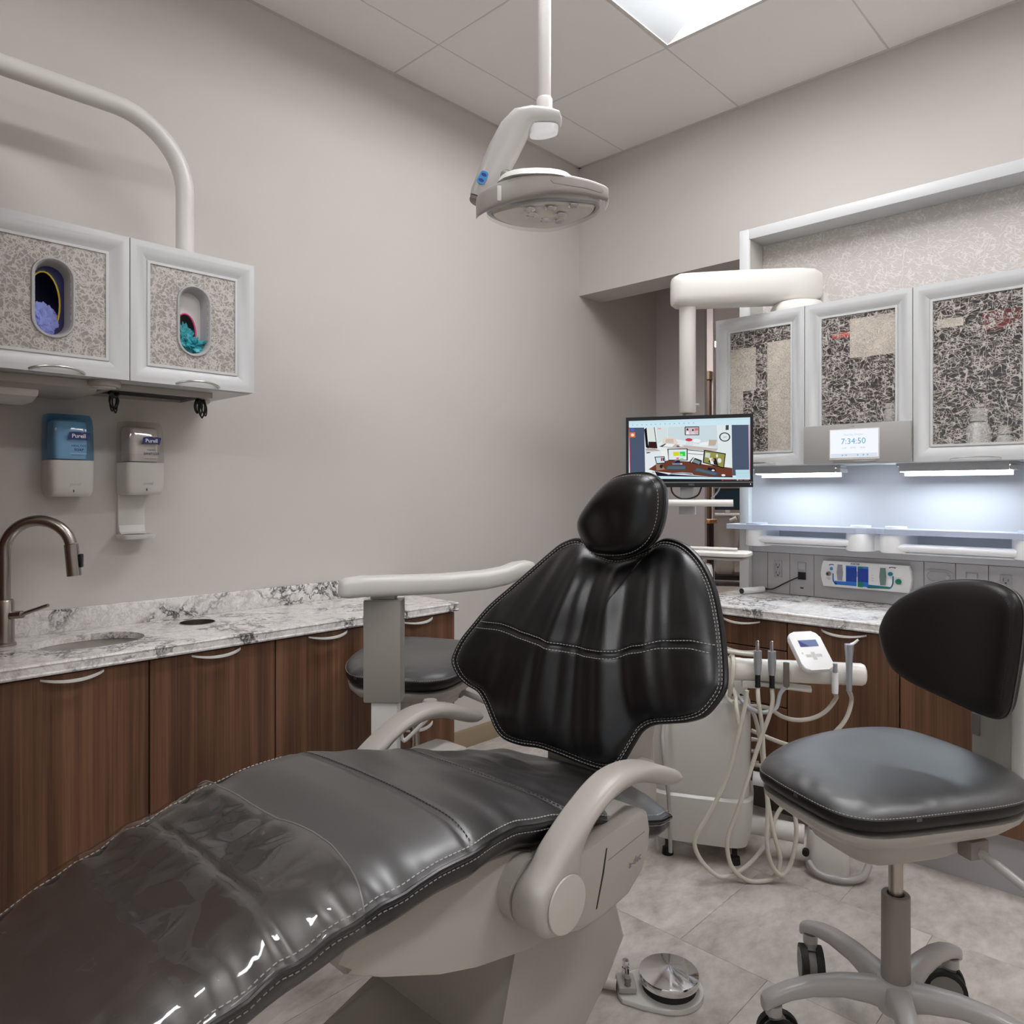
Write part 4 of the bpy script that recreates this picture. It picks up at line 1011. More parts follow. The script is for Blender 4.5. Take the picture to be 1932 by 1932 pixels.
sp(2, (196,186,182), [(510,585),(620,535),(760,545),(1370,600),(1340,640),(640,600)]); sp(3, (240,244,248), [(565,580),(625,538),(745,548),(700,588)]); sp(3, (236,240,246), [(790,565),(830,550),(880,568),(840,580)]); sp(3, (70,74,90), [(510,585),(600,540),(615,545),(560,592)]); sp(3,(90,84,90),[(760,575),(800,560),(820,585),(780,588)])
sp(2, (228,236,242), [(305,640),(535,650),(535,760),(360,930),(310,740)]); sp(2, (176,168,160), [(305,620),(440,615),(535,650),(310,670)]); sp(3, (52,56,64), [(315,680),(360,672),(390,682),(320,695)])
sp(2, (240,242,240), [(540,645),(640,645),(640,760),(545,750)]); sp(2, (236,240,240), [(930,640),(1165,655),(1160,770),(935,775)]); sp(3, (60,60,66), [(930,620),(1165,640),(1165,650),(930,632)]); sp(3,(90,84,86),[(935,676),(1160,690),(1160,698),(935,684)])
sp(2, Br, [(350,935),(470,850),(640,790),(950,800),(1180,840),(1570,880),(1575,1005),(1240,1015),(480,965)]); sp(2, (30,26,44), [(440,960),(640,1000),(1240,1015),(1575,1003),(1577,1018),(480,1032)])
sp(3, (150,120,104), [(460,850),(540,850),(600,930),(470,950)]); sp(4, (40,34,36), ell(540,885,24,28,14))
sp(3, Dk, [(632,616),(930,606),(932,785),(650,795)]); sp(4, (226,234,238), [(648,628),(916,618),(916,774),(656,782)]); sp(5, (216,214,60), [(718,662),(808,658),(810,720),(722,724)]); sp(5, (40,214,70), [(815,656),(896,652),(898,724),(816,720)]); sp(6, (150,235,150), [(820,690),(860,688),(860,715),(820,716)]); sp(5, (230,110,160), [(765,745),(805,743),(805,772),(766,773)]); sp(5, (140,230,130), [(820,752),(870,750),(870,768),(820,770)])
sp(3, (30,30,60), [(770,792),(815,790),(830,835),(720,838)]); sp(4, (120,130,170), [(700,830),(850,824),(850,850),(710,856)])
sp(3, Dk, [(440,742),(590,730),(605,835),(465,848)]); sp(4, (206,226,236), [(455,752),(582,742),(592,826),(474,838)]); sp(5, (200,60,70), [(535,755),(555,752),(560,800),(535,805)]); sp(5, (40,50,80), [(560,755),(582,752),(585,800),(566,803)])
sp(3, (44,50,58), [(945,815),(1010,735),(1140,780),(1125,855)]); sp(4, (130,142,146), [(990,800),(1040,765),(1120,800),(1100,840)]); sp(4, (230,232,236), [(975,805),(1020,740),(1035,745),(990,815)])
sp(3, Dk, [(1168,620),(1480,668),(1455,890),(1150,815)]); sp(4, (150,150,80), [(1182,636),(1466,680),(1444,872),(1166,805)]); sp(5, (205,215,205), [(1190,660),(1260,670),(1250,740),(1180,730)]); sp(5, (36,34,48), [(1230,800),(1260,735),(1340,740),(1375,855)]); sp(6, (236,240,242), [(1240,740),(1290,735),(1310,830),(1270,830)]); sp(6, (176,120,96), ell(1295,765,24,28,14)); sp(5, (228,234,236), ell(1390,775,28,36,14)); sp(5,(228,234,236),ell(1355,705,14,26,12))
sp(3, (30,30,50), [(1230,880),(1330,895),(1340,935),(1215,915)]); sp(3, Kb, [(600,930),(640,868),(912,862),(900,930)]); sp(4, (86,104,116), [(640,880),(900,874),(892,915),(625,922)]); sp(3, Kb, [(1015,940),(1060,885),(1380,955),(1350,1010)]); sp(4, (84,104,116), [(1045,930),(1070,898),(1350,960),(1330,995)]); sp(3, (240,244,248), ell(1445,990,28,15,14)); sp(4, (226,230,240), ell(1300,922,22,12,12)); sp(4,(226,230,240),ell(838,840,18,9,10))
sp(3, (150,166,178), [(630,1015),(690,980),(860,962),(1000,970),(1025,1005),(980,985),(700,1000)]); sp(3, (160,180,190), [(400,965),(440,970),(440,990),(410,985)])
sp(3, (190,222,234), [(1615,905),(1810,898),(1820,1020),(1625,1025)]); sp(4, (160,205,225), [(1625,950),(1800,945),(1800,950),(1625,955)])
sp(3, Dk, [(75,1085),(1822,1040),(1825,1062),(75,1118)]); sp(4, (130,14,34), [(1420,1055),(1822,1045),(1824,1080),(1420,1090)]); sp(5, (240,90,100), ell(1434,1072,13,12,12)); sp(5, (240,240,240), ell(1645,1063,14,14,12)); sp(5, (235,200,205), [(1670,1055),(1715,1054),(1715,1075),(1670,1076)]); sp(5, (230,160,170), [(1735,1052),(1800,1050),(1800,1075),(1735,1078)]); sp(5,(180,60,75),[(1460,1065),(1560,1062),(1520,1085),(1460,1086)])
for k in range(14): sp(2, (150,165,180), [(100+70*k,262-3.5*k),(116+70*k,261-3.5*k),(116+70*k,272-3.5*k),(100+70*k,273-3.5*k)])
sp(1, (190,222,236), [(52,228),(1812,152),(1813,160),(52,236)])
o = art('screen_picture', SP, lambda a, b, h: fm(a, b, -.0029+h), [v[1] for v in sorted(SCOL.values(), key=lambda v: v[0])], t, .00006)
for nm, lab, pts, r, mk in (('monitor_cable', 'black cable looping below the monitor', [(-.055,.0),(-.050,-.030),(-.025,-.050),(.010,-.052),(.040,-.040),(.052,-.015),(.054,.0)], .0032, 'black'), ('monitor_cable', 'pale grey cable hanging below the right of the monitor', [(.115,.0),(.112,-.020),(.098,-.040),(.085,-.052)], .0034, 'panelgrey')):
    bm = B(); tube(bm, [Vector((pl.x,pl.y,1.158))+MU*a+Vector((0,0,b))-MN*.005+MN*(.045 if mk == 'black' else .018) for a, b in pts], r, 8, n=6); tag(obj(nm, bm, M[mk]), lab, 'cable')

# ================================================================== OPERATING LIGHT
t = thing('operating_light', 'white dental operating light hanging from a ceiling pole', 'lamp', (1.0877, -1.524, 1.9))
px_, py_ = 1.0877, -1.524
RT, FW = Vector((.7242,.6896,0)), Vector((-.6896,.7242,0))        # arm swings across the room's diagonal
obj('ceiling_pole', lathe(B(), [(0,CEIL+.0895),(.0178,CEIL+.0895),(.0178,2.196),(0,2.196)], (px_,py_,0), 24), M['polegrey'], t)
obj('ceiling_plate', lathe(B(), [(.0182,CEIL-.003),(.07,CEIL-.003),(.07,CEIL-.014),(.05,CEIL-.02),(.0182,CEIL-.02)], (px_,py_,0), 28, closed=True), M['white'], t)
obj('collar', lathe(B(), [(0,2.196),(.020,2.196),(.022,2.192),(.022,2.162),(.024,2.150),(0,2.150)], (px_,py_,0), 24), M['white'], t)
A0 = Vector((px_,py_,0))
def lp(x, z, d=0): return A0+RT*x+FW*d+Vector((0,0,z))
# elbow: path in the arm's own plane; half thickness and half depth at each station
st = [(.046,2.136,.006,.018,80),(.040,2.138,.017,.032,80),(.015,2.140,.023,.036,82),(-.030,2.143,.027,.037,75),(-.060,2.135,.034,.037,48),(-.082,2.108,.040,.036,26),(-.112,2.050,.041,.035,24),(-.148,1.978,.036,.033,24),(-.170,1.934,.031,.031,24),(-.176,1.922,.027,.028,24)]
secs = []
for x, z, hw, hd, ang in st:
    a = math.radians(ang); nx, nz = -math.cos(a), math.sin(a)         # across the arm
    secs.append([lp(x+nx*hw*p[0], z+nz*hw*p[0], hd*p[1]) for p in ell(0,0,1,1,24,3.2)])
obj('arm', loft(B(), secs), M['lampgrey'], t)
bm = B(); secs = [[lp(x+.0, 2.118-dz, 0)+FW*(p[1]*w)+RT*(p[0]*lx) for p in ell(0,0,1,1,24,3)] for x, dz, w, lx in ((-.002,0,.030,.040),(-.004,.014,.030,.040),(-.014,.022,.024,.026),(-.016,.024,.010,.012))]
obj('arm_underside', loft(bm, secs), M['brightwhite'], t)
# blue sticker on the lower outer face of the arm
cS = lp(-.166, 1.968, -.0345); axd = Vector(lp(-.112,2.050)-lp(-.170,1.934)).normalized(); acr = axd.cross(-FW).normalized()
bm = B(); prism(bm, rr(-.011,-.018,.011,.018,.008), 'z', 0, .0008); xform(bm, face_mtx(cS, acr, axd)); obj('sticker', bm, M['labelblue'], t, label='blue sticker near the lower end of the arm')
for dz in (-.008,.008): bm = B(); prism(bm, ell(0,dz,.0075,.0045,14), 'z', .0009, .0011); xform(bm, face_mtx(cS, acr, axd)); obj('sticker_print', bm, M['navy'], t)
obj('arm_end', loft(B(), [[lp(x, z, 0)+RT*(p[0]*.024*f)+FW*(p[1]*.026*f)+Vector((0,0,p[0]*-.010*f)) for p in ell(0,0,1,1,20,3.2)] for x, z, f in ((-.1765,1.920,1),(-.180,1.913,.95),(-.181,1.911,.8))]), M['sleeve'], t)
bm = B(); tube(bm, [lp(-.118,1.985,-.01), lp(-.100,1.975,-.01)], (.020,.022), 20); obj('joint_cap', bm, M['sleeve'], t)
bm = B(); tube(bm, [lp(-.105,1.978,-.01), lp(-.062,1.945,-.02)], (.013,.015), 16); obj('joint_stem', bm, M['white'], t)
# head: kite shaped lens and housing, wrapped by the boomerang handle
kite = [(.966,-1.630),(1.031,-1.637),(1.146,-1.597),(1.213,-1.515),(1.232,-1.464),(1.18,-1.424),(1.06,-1.413),(1.000,-1.440),(.955,-1.527)]
HC = A0+RT*(-.045)+FW*(-.02)
KC = (1.092,-1.522)
def Kx(p, s, z): return Vector((KC[0]+(p[0]-KC[0])*s, KC[1]+(p[1]-KC[1])*s, z))
ks = resample(kite, 72)
obj('head_housing', loft(B(), [[Kx(p, s, z) for p in ks] for s, z in ((.97,1.892),(1.0,1.896),(1.0,1.915),(.985,1.922),(.90,1.932),(.65,1.945),(.3,1.95))]), M['white'], t)
obj('lens_bezel', loft(B(), [[Kx(p, s, z) for p in ks] for s, z in ((.975,1.8915),(.965,1.886),(.90,1.885),(.90,1.8915))], True), M['satinwhite'], t)
obj('lens', loft(B(), [[Kx(p, s, z) for p in ks] for s, z in ((.965,1.8855),(.975,1.880),(.95,1.875),(.80,1.872),(.4,1.869),(.1,1.869))], caps=False), M['clearplastic'], t)
M['reflector'] = mat('ribbed_reflector', (232,228,218), .3, 0)
rb = loft(B(), [[Kx(p, s, z) for p in ks] for s, z in ((.89,1.8905),(.85,1.881),(.6,1.8845),(.45,1.878),(.3,1.884),(.15,1.879),(.02,1.880))]); obj('reflector', rb, M['reflector'], t)
for p in ((-.02,.02),(.03,.02),(-.02,-.03),(.04,-.03),(.0,-.06),(.09,-.005),(.0,.05)):
    c = Vector((KC[0]+p[0]*1.1,KC[1]+p[1]*1.1,0)); obj('lamp_cell', lathe(B(), [(.016,1.8785),(.015,1.8765),(.006,1.881),(0,1.881)], (c.x,c.y,0), 16), M['chrome'], t)
hp = [(-.137,1.872,-.035,.022),(-.130,1.876,-.060,.027),(-.10,1.886,-.082,.0285),(-.05,1.897,-.102,.0285),(0,1.906,-.112,.028),(.05,1.912,-.112,.025),(.10,1.915,-.098,.022),(.15,1.915,-.078,.020),(.192,1.911,-.058,.018),(.208,1.907,-.050,.016)]
hpz = smooth_path([(a,b,c) for a,b,c,_ in hp], 4); hr = smooth_path([(d,0,0) for *_,d in hp], 4)
secs = []
for i, (p, r) in enumerate(zip(hpz, hr)):
    secs.append([HC+RT*p[0]+FW*(p[2]+.012*q[0])+Vector((0,0,p[1]+r[0]*q[1])) for q in ell(0,0,1,1,18,3.4)])
obj('handle', loft(B(), secs), M['greige'], t)
bm = loft(B(), [[HC+RT*x+FW*(dd+.010*q[0])+Vector((0,0,z+.013*q[1])) for q in ell(0,0,1,1,16,3)] for x, dd, z in ((.203,-.05,1.908),(.209,-.046,1.895),(.205,-.042,1.884),(.202,-.040,1.880))]); obj('handle_tip', bm, M['white'], t)
obj('grip_pad', loft(B(), [[HC+RT*x+FW*(dd-.013-.0012*q[0])+Vector((0,0,z+h_*q[1])) for q in ell(0,0,1,1,12,4)] for x, dd, z, h_ in ((.055,-.111,1.917,.003),(.062,-.109,1.917,.009),(.10,-.098,1.918,.011),(.15,-.078,1.917,.010),(.188,-.060,1.912,.009),(.194,-.057,1.911,.003))]), M['grippad'], t)
obj('handle_tab', xform(bx(-.006,.006,-.02,.02,-.003,.003,.003), face_mtx(HC+RT*(-.075)+FW*(-.109)+Vector((0,0,1.888)), RT, (0,0,1))), M['white'], t)
# crown joining head to stem
obj('head_crown', loft(B(), [[HC+RT*(x+r*q[0])+FW*(-.01+r*1.1*q[1])+Vector((0,0,z)) for q in ell(0,0,1,1,24,2.6)] for x, r, z in ((.02,.11,1.930),(.02,.10,1.948),(.01,.075,1.958),(0,.03,1.962))]), M['white'], t)

# ================================================================== FOOT CONTROL
fc = Vector((1.509,-1.579,0)); t = thing('foot_control', 'chrome conical foot pedal disc on a pale base plate on the floor', 'pedal', fc)
bd = Vector((-.72,-.69,0)); bdn = Vector((.69,-.72,0))
pts = [( .076*math.cos(a), .076*math.sin(a)) for a in [PI*k/20-PI/2 for k in range(21)]]
pl2 = [(-.02,.077),(-.07,.060),(-.112,.040),(-.118,.025),(-.118,-.025),(-.112,-.040),(-.07,-.060),(-.02,-.077)]
bm = B(); prism(bm, [p for p in pts]+pl2, 'z', .0005, .012, .003); mt = face_mtx(fc, -bd, Vector((0,0,1)).cross(-bd)); xform(bm, mt); obj('base_plate', bm, M['white'], t)
obj('skirt', lathe(B(), [(0,.0125),(.060,.0125),(.060,.030),(0,.030)], fc, 40), M['dark'], t)
obj('disc', lathe(B(), [(0,.0305),(.0665,.0305),(.0675,.032),(.0675,.044),(.066,.047),(0,.062)], fc, 64), M['chrome'], t)
blk = bx(-.118,-.076,-.028,.030,.0125,.028,.006); xform(blk, mt); obj('valve_block', blk, M['greige'], t)
for (a, b, h, r, mk) in ((-.096,.014,.060,.0085,'chrome'),(-.096,-.016,.040,.0075,'sleeve')):
    p = mt@Vector((a,b,0)); obj('valve_stem', lathe(B(), [(0,.0285),(r,.0285),(r,h-.012),(r*.75,h-.010),(r*.75,h-.006),(r*1.05,h-.004),(r*.9,h+.004),(0,h+.005)], (p.x,p.y,0), 18), M[mk], t)
bm = B(); a = mt@Vector((-.1185,.0,.017)); tube(bm, [a, a+Vector((-.10,-.05,0)), a+Vector((-.25,-.11,-.003))], .0115, 14, n=5); obj('hose', bm, M['tube'], t)

# ================================================================== DENTAL CHAIR
XC = 1.4185
ch = thing('dental_chair', 'black leather dental chair with white armrests in the middle of the room', 'chair', (XC, -2.2, 0))
def lerp_tab(tab, y):
    tab = sorted(tab)
    if y <= tab[0][0]: return tab[0][1]
    for (a, p), (b, q) in zip(tab, tab[1:]):
        if y <= b: f = (y-a)/(b-a); f = f*f*(3-2*f)*.5+f*.5; return p+(q-p)*f
    return tab[-1][1]
HT = [(-3.25,.425),(-3.0,.502),(-2.8,.566),(-2.7,.598),(-2.6,.626),(-2.5,.648),(-2.4,.660),(-2.32,.660),(-2.25,.651),(-2.15,.630),(-2.06,.605),(-1.95,.573),(-1.85,.546),(-1.78,.528)]
WT = [(-3.25,.19),(-3.0,.205),(-2.8,.222),(-2.6,.240),(-2.45,.2535),(-2.34,.2550),(-2.25,.2300),(-2.21,.2230),(-2.11,.2230),(-2.06,.238),(-1.98,.250),(-1.86,.246),(-1.81,.235),(-1.785,.205),(-1.775,.17)]
hz = lambda y: lerp_tab(HT, y); hw = lambda y: lerp_tab(WT, y)
def rear_seam(x):                          # x relative to the centre line
    f = x/.2555; return -2.145+.055*f*f+.03*max(0, abs(f)-.6)+.012*f
def seat_wr(x, y):
    w = hw(y); e = w-abs(x); d = 0
    for sy, depth in ((-2.332-.010*math.exp(-((x-.2555)/.04)**2)-.004*x, .0045), (-2.60, .004), (rear_seam(x), .0055)):
        d -= depth*math.exp(-((y-sy)/.006)**2)
        d += .0022*math.exp(-((y-sy)/.030)**2)
    if y > rear_seam(x):                   # gathered leather at the back of the seat
        k = min(1, (y-rear_seam(x))/.05)*min(1, (-1.79-y)/.05 if y < -1.79 else 0)
        d += k*(.010*(abs(noise.noise(Vector((x*5+y*4, y*13-x*5, 2.2))))-.2)+.007*noise.noise(Vector((x*11, y*17+x*8, 7.7))))
    if y < -2.42:                          # puckers along the stitched edges of the leg rest
        k = min(1, (-2.42-y)/.10)*math.exp(-(e/.060)**2)
        d += k*(.0080*math.sin(y*2*PI/.066+1.2*noise.noise(Vector((y*9, x*4, 0))))-.004)
        d += .0035*k*noise.noise(Vector((x*24, y*30, 5)))
    else:
        d += .0035*math.exp(-(e/.05)**2)*noise.noise(Vector((x*14, y*22, 9)))
    d += .0035*noise.noise(Vector((x*4, y*5, 3.3)))
    return d
def seat_section(y, off=0, T=.056, n=56, wrinkle=None, wrap=None):
    w = hw(y)+off; h = hz(y)+off; pts = []
    for k in range(n+1):
        f = -1+2*k/n; f = math.copysign(1-(1-abs(f))**1.35, f) if abs(f) < 1 else f
        x = f*w
        z = h+.010*(1-f*f)-.020*abs(f)**9
        z += seat_wr(x*(1 if not off else .99), y)*(1-.3*abs(f)**12) if wrinkle is None else wrinkle(x, y)
        pts.append((x, z))
    return pts, w, h
ys = []; y = -3.25
while y < -1.776: ys.append(y); y += .0085 if y < -2.7 else .006
ys.append(-1.775)
secs = []
for y in ys:
    pts, w, h = seat_section(y); T = .056 if y < -1.83 else .050
    side = [(w, h-.030), (w-.001, h-T+.012), (w-.012, h-T), (0, h-T-.004), (-w+.012, h-T), (-w+.001, h-T+.012), (-w, h-.030)]
    secs.append([Vector((XC+x, y, z)) for x, z in pts+side])
seat = obj('seat_cushion', loft(B(), secs), [M['seatleather'], M['leather']], ch, smooth=60)
for f_ in seat.data.polygons:
    if f_.normal.z < .35: f_.material_index = 1  # sides and underside get the darker leather, shade painted by face direction
edge = {}
for s in (-1, 1):
    pth = [Vector((XC+s*(hw(y)+.001), y, hz(y)-.021+.3*seat_wr(hw(y)*s, y))) for y in ys[::3]]; edge[s] = pth
    obj('piping', tube(B(), pth, .0042, 8), M['leather'], seat)
    up_ = [p+Vector((-s*.0065,0,.0085)) for p in pth]; dn_ = [p+Vector((0,0,-.0075)) for p in pth]
    if s == 1: up_ = [p+Vector((0,0,.0015)) for p in up_]
    obj('stitching', join(dashes(up_, .0048, .0030, .0009), dashes(dn_, .0048, .0030, .0009)), M['thread'], seat, kind='stuff')
for nm, fn in (('front', lambda x: -2.332-.010*math.exp(-((x-.2555)/.04)**2)-.004*x), ('rear', rear_seam)):
    xs = [-.245+.49*k/60 for k in range(61)]
    def zt(x, y): f = x/hw(y); return hz(y)+.010*(1-f*f)-.020*abs(f)**9+seat_wr(x, y)
    pth = [Vector((XC+x, fn(x)+.007, zt(x, fn(x)+.007)+.0006)) for x in xs]
    obj('stitching', dashes(pth, .0045, .003, .0006), M['black'], seat, kind='stuff')

# backrest
def bsurf(b, a): return -1.831+(b-.584)/(1.0075-.584)*.201-.46*(a-XC)**2
BO = [(1.298,1.014),(1.256,1.004),(1.228,.980),(1.191,.940),(1.149,.894),(1.107,.847),(1.081,.802),(1.062,.764),(1.056,.727),(1.064,.710),(1.087,.689),(1.116,.674),(1.147,.664),(1.173,.645),(1.202,.616),(1.226,.594),(1.253,.581),(1.297,.578),(1.346,.582),(1.404,.580),(1.462,.577),(1.518,.579),(1.549,.590),(1.563,.611),(1.574,.637),(1.588,.665),(1.613,.683),(1.656,.696),(1.691,.707),(1.725,.724),(1.745,.748),(1.757,.773),(1.754,.795),(1.740,.833),(1.720,.877),(1.689,.931),(1.658,.968),(1.622,.997),(1.580,1.018),(1.536,1.025),(1.511,1.016),(1.493,1.000),(1.421,.976),(1.359,.986)]
def back_seam(a):
    T = [(1.08,.808),(1.172,.812),(1.26,.800),(1.341,.790),(1.428,.788),(1.498,.793),(1.548,.812),(1.611,.830),(1.676,.839),(1.74,.836)]
    return lerp_tab(T, a)
def back_wr(a, b):
    u = (a-1.43)/(1.42-b)*.52+.16*(b-.80)*(1 if b < .8 else .4)
    n1 = noise.noise(Vector((u*15+3, b*1.6, 1.0))); n2 = noise.noise(Vector((u*34, b*3.0, 4.0)))
    d = .022*n1+.010*n2
    d *= math.exp(-((a-1.40)/.22)**2)
    d += .0035*noise.noise(Vector((a*9, b*9, 8)))
    s = back_seam(a); d -= .0045*math.exp(-((b-s)/.0055)**2); d += .0025*math.exp(-((b-s)/.025)**2)
    return d
def b_top(r, a, b): return .008*(1-r**14)**.5+.034*max(0, 1-(r/.965)**3.2)**.62+(back_wr(a, b)*(1-r**6))
def b_bot(r, a, b): return -.012-.026*(1-r**4) if r < .999 else 0
emB = lambda a, b, h: Vector((a, bsurf(b, a)-h, b))
bm, rim = pillow(B(), BO, 260, emB, b_top, b_bot, 56, (1.41,.80), 5)
back = obj('backrest', bm, M['leather'], ch, smooth=70)
obj('piping', tube(B(), rim, .0055, 8, True), M['leather'], back)
def inset(r, lift): 
    o = []
    for a, b in resample(BO, 260, 5):
        a2, b2 = 1.41+(a-1.41)*r, .80+(b-.80)*r; o.append(emB(a2, b2, b_top(r, a2, b2)+lift))
    return o
obj('stitching', join(dashes(inset(.965, .0012), .005, .0032, .0008, closed=True), dashes([p+Vector((0,-.0035,0)) for p in inset(.988, .001)], .005, .0032, .0008, closed=True)), M['thread'], back, kind='stuff')
sm_ = []
for dz in (-.0075, .0065):
    pth = []
    for k in range(90):
        a = 1.098+(1.722-1.098)*k/89; b = back_seam(a)+dz
        # radius on the ring scale, found from the outline along the ray
        lo, hi = 0.0, 1.0
        pth.append(emB(a, b, 0))
    sm_.append(pth)
def ring_r(a, b, pts=resample(BO, 260, 5)):
    ang = math.atan2(b-.80, a-1.41); best = 1e9; R = 1
    for p in pts:
        d = abs((math.atan2(p[1]-.80, p[0]-1.41)-ang+PI) % (2*PI)-PI)
        if d < best: best = d; R = math.hypot(p[0]-1.41, p[1]-.80)
    return min(1, math.hypot(a-1.41, b-.80)/R)
sd_ = []
for pth in sm_: sd_.append(dashes([emB(p.x, p.z, b_top(ring_r(p.x, p.z), p.x, p.z)+.001) for p in pth], .0048, .003, .0008))
obj('seam_stitching', join(*sd_), M['thread'], back, kind='stuff')
# headrest
HO = [(1.33,1.061),(1.35,1.098),(1.388,1.139),(1.425,1.163),(1.475,1.172),(1.516,1.169),(1.542,1.154),(1.554,1.118),(1.549,1.062),(1.529,1.022),(1.489,.996),(1.432,.987),(1.373,.993),(1.339,1.028)]
def h_top(r, a, b):
    d = math.exp(-(((a-1.43)/.05)**2+((b-1.075)/.05)**2))
    return .046*max(0, 1-r**4)**.55-.013*d+.003*noise.noise(Vector((a*14, b*14, 0)))*(1-r**4)
emH = lambda a, b, h: Vector((a, -1.672+(b-1.08)*.10-h, b))
bm, rim = pillow(B(), HO, 140, emH, h_top, lambda r, a, b: -.046*max(0, 1-r**6)**.5, 26, (1.445,1.08), 6)
head = obj('headrest', bm, M['leather'], ch, smooth=70)
obj('piping', tube(B(), rim, .0035, 8, True), M['leather'], head)
ins = [emH(1.445+(a-1.445)*.955, 1.08+(b-1.08)*.955, h_top(.955, a, b)+.001) for a, b in resample(HO, 140)]
obj('stitching', dashes(ins, .0045, .003, .0007, closed=True), M['thread'], head, kind='stuff')
obj('headrest_post', bx(1.41, 1.46, -1.622, -1.585, .82, 1.10, .008), M['greige'], ch)
obj('back_support', prism(B(), [(-1.775,.56),(-1.70,.50),(-1.64,.50),(-1.55,.90),(-1.59,.92),(-1.70,.70)], 'x', 1.34, 1.50, .012), M['greige'], ch)
obj('hinge_block', bx(1.30, 1.535, -1.765, -1.66, .44, .555, .015), M['greige'], ch)
# chassis under the cushion
prf = [(-2.048,.406),(-2.169,.411),(-2.285,.436),(-2.356,.459),(-2.456,.503),(-2.508,.528),(-2.513,.552),(-2.521,.570),(-2.42,.590),(-2.30,.592),(-2.2,.575),(-2.05,.535),(-1.95,.512),(-1.86,.488),(-1.86,.43),(-1.95,.408)]
obj('chassis', prism(B(), prf, 'x', 1.217, 1.620, .008, 2), M['greige'], ch)
cv = [(-2.20,.47),(-2.20,.56),(-2.12,.572),(-2.04,.578),(-1.965,.586),(-1.938,.576),(-1.930,.545),(-1.936,.510),(-1.954,.478),(-2.0,.452),(-2.068,.443),(-2.13,.447)]
obj('pivot_cover', prism(B(), cv, 'x', 1.602, 1.692, .014, 3), M['greige'], ch)
obj('cover_seam', prism(B(), [(-2.066,.557),(-2.063,.557),(-2.072,.52),(-2.090,.470),(-2.093,.470),(-2.076,.52)], 'x', 1.6915, 1.6926), M['dark'], ch)
obj('cover_groove', prism(B(), [(-2.06,.535),(-2.06,.5362),(-1.955,.5482),(-1.955,.547)], 'x', 1.6915, 1.6924), M['sleeve'], ch)
text('maker_mark', 'a-dec', .017, M['ink'], ch, face_mtx((1.6926,-1.985,.508), (0,1,.12), (0,-.12,1)), shear=.25)
pm_ = obj('pivot_cover', mirror_x(prism(B(), cv, 'x', 1.602, 1.692, .014, 3), XC), M['greige'], ch)
lift = [(-1.88,.365),(-1.848,.275),(-1.905,.214),(-1.975,.171),(-2.2,.02),(-2.2,.012),(-3.0,.012),(-3.0,.06),(-2.317,.19),(-2.196,.216),(-2.17,.40),(-1.95,.42),(-1.90,.40)]
obj('lift_arm', prism(B(), lift, 'x', 1.26, 1.58, .012, 3), M['greige'], ch)
obj('lift_link', prism(B(), [(-2.07,.40),(-1.97,.385),(-1.905,.385),(-1.89,.43),(-1.93,.455),(-2.07,.45)], 'x', 1.50, 1.600, .006), M['stoolmetal'], ch)
obj('base_plate', bx(1.20, 1.64, -3.05, -2.12, .0005, .0115, .004), M['greige'], ch)
# armrests
AO = [(-2.244,.505),(-2.246,.530),(-2.234,.552),(-2.206,.572),(-2.180,.595),(-2.129,.628),(-2.074,.655),(-2.029,.667),(-1.975,.666),(-1.919,.653),(-1.862,.630),(-1.846,.617),(-1.852,.607),(-1.872,.606),(-1.900,.613),(-1.940,.628),(-1.985,.641),(-2.030,.641),(-2.074,.631),(-2.112,.611),(-2.138,.584),(-2.143,.555),(-2.139,.525),(-2.143,.500),(-2.160,.483),(-2.186,.474),(-2.216,.480),(-2.236,.492)]
ao = resample(AO, 90, 6)
def arm_bm():
    c = (-2.0, .62); secs = []
    # side-to-side loft with rounded shoulders; upper end narrows a little
    for x, ins in ((1.646,.012),(1.6475,.007),(1.651,.003),(1.656,.0),(1.698,.0),(1.703,.003),(1.7065,.007),(1.708,.012)):
        n = len(ao); ring = []
        for k in range(n):
            p0, p1 = ao[k-1], ao[(k+1) % n]; tx, tz = p1[0]-p0[0], p1[1]-p0[1]; L = math.hypot(tx, tz)
            nx, nz = tz/L, -tx/L
            ring.append(Vector((x, ao[k][0]-nx*ins*ORI, ao[k][1]-nz*ins*ORI)))
        secs.append(ring)
    return loft(B(), secs, caps='fill')
ar = sum((ao[k][0]*ao[(k+1)%90][1]-ao[(k+1)%90][0]*ao[k][1]) for k in range(90)); ORI = 1 if ar > 0 else -1
capb = lambda: lathe(B(), [(0,1.7082),(.0415,1.7082),(.0425,1.7095),(.0415,1.7115),(.03,1.7130),(0,1.7138)], (0,-2.186,.522), 40, 'x')
for s in (1, -1):
    bm, cp = arm_bm(), capb()
    if s < 0: mirror_x(bm, XC); mirror_x(cp, XC)
    a = obj('armrest', bm, M['greige'], ch); obj('pivot_cap', cp, M['white2'], a)
    hub_ = lathe(B(), [(0,1.575),(.048,1.575),(.048,1.646),(0,1.646)], (0,-2.196,.524), 32, 'x')
    if s < 0: mirror_x(hub_, XC)
    obj('arm_hub', hub_, M['greige'], ch)

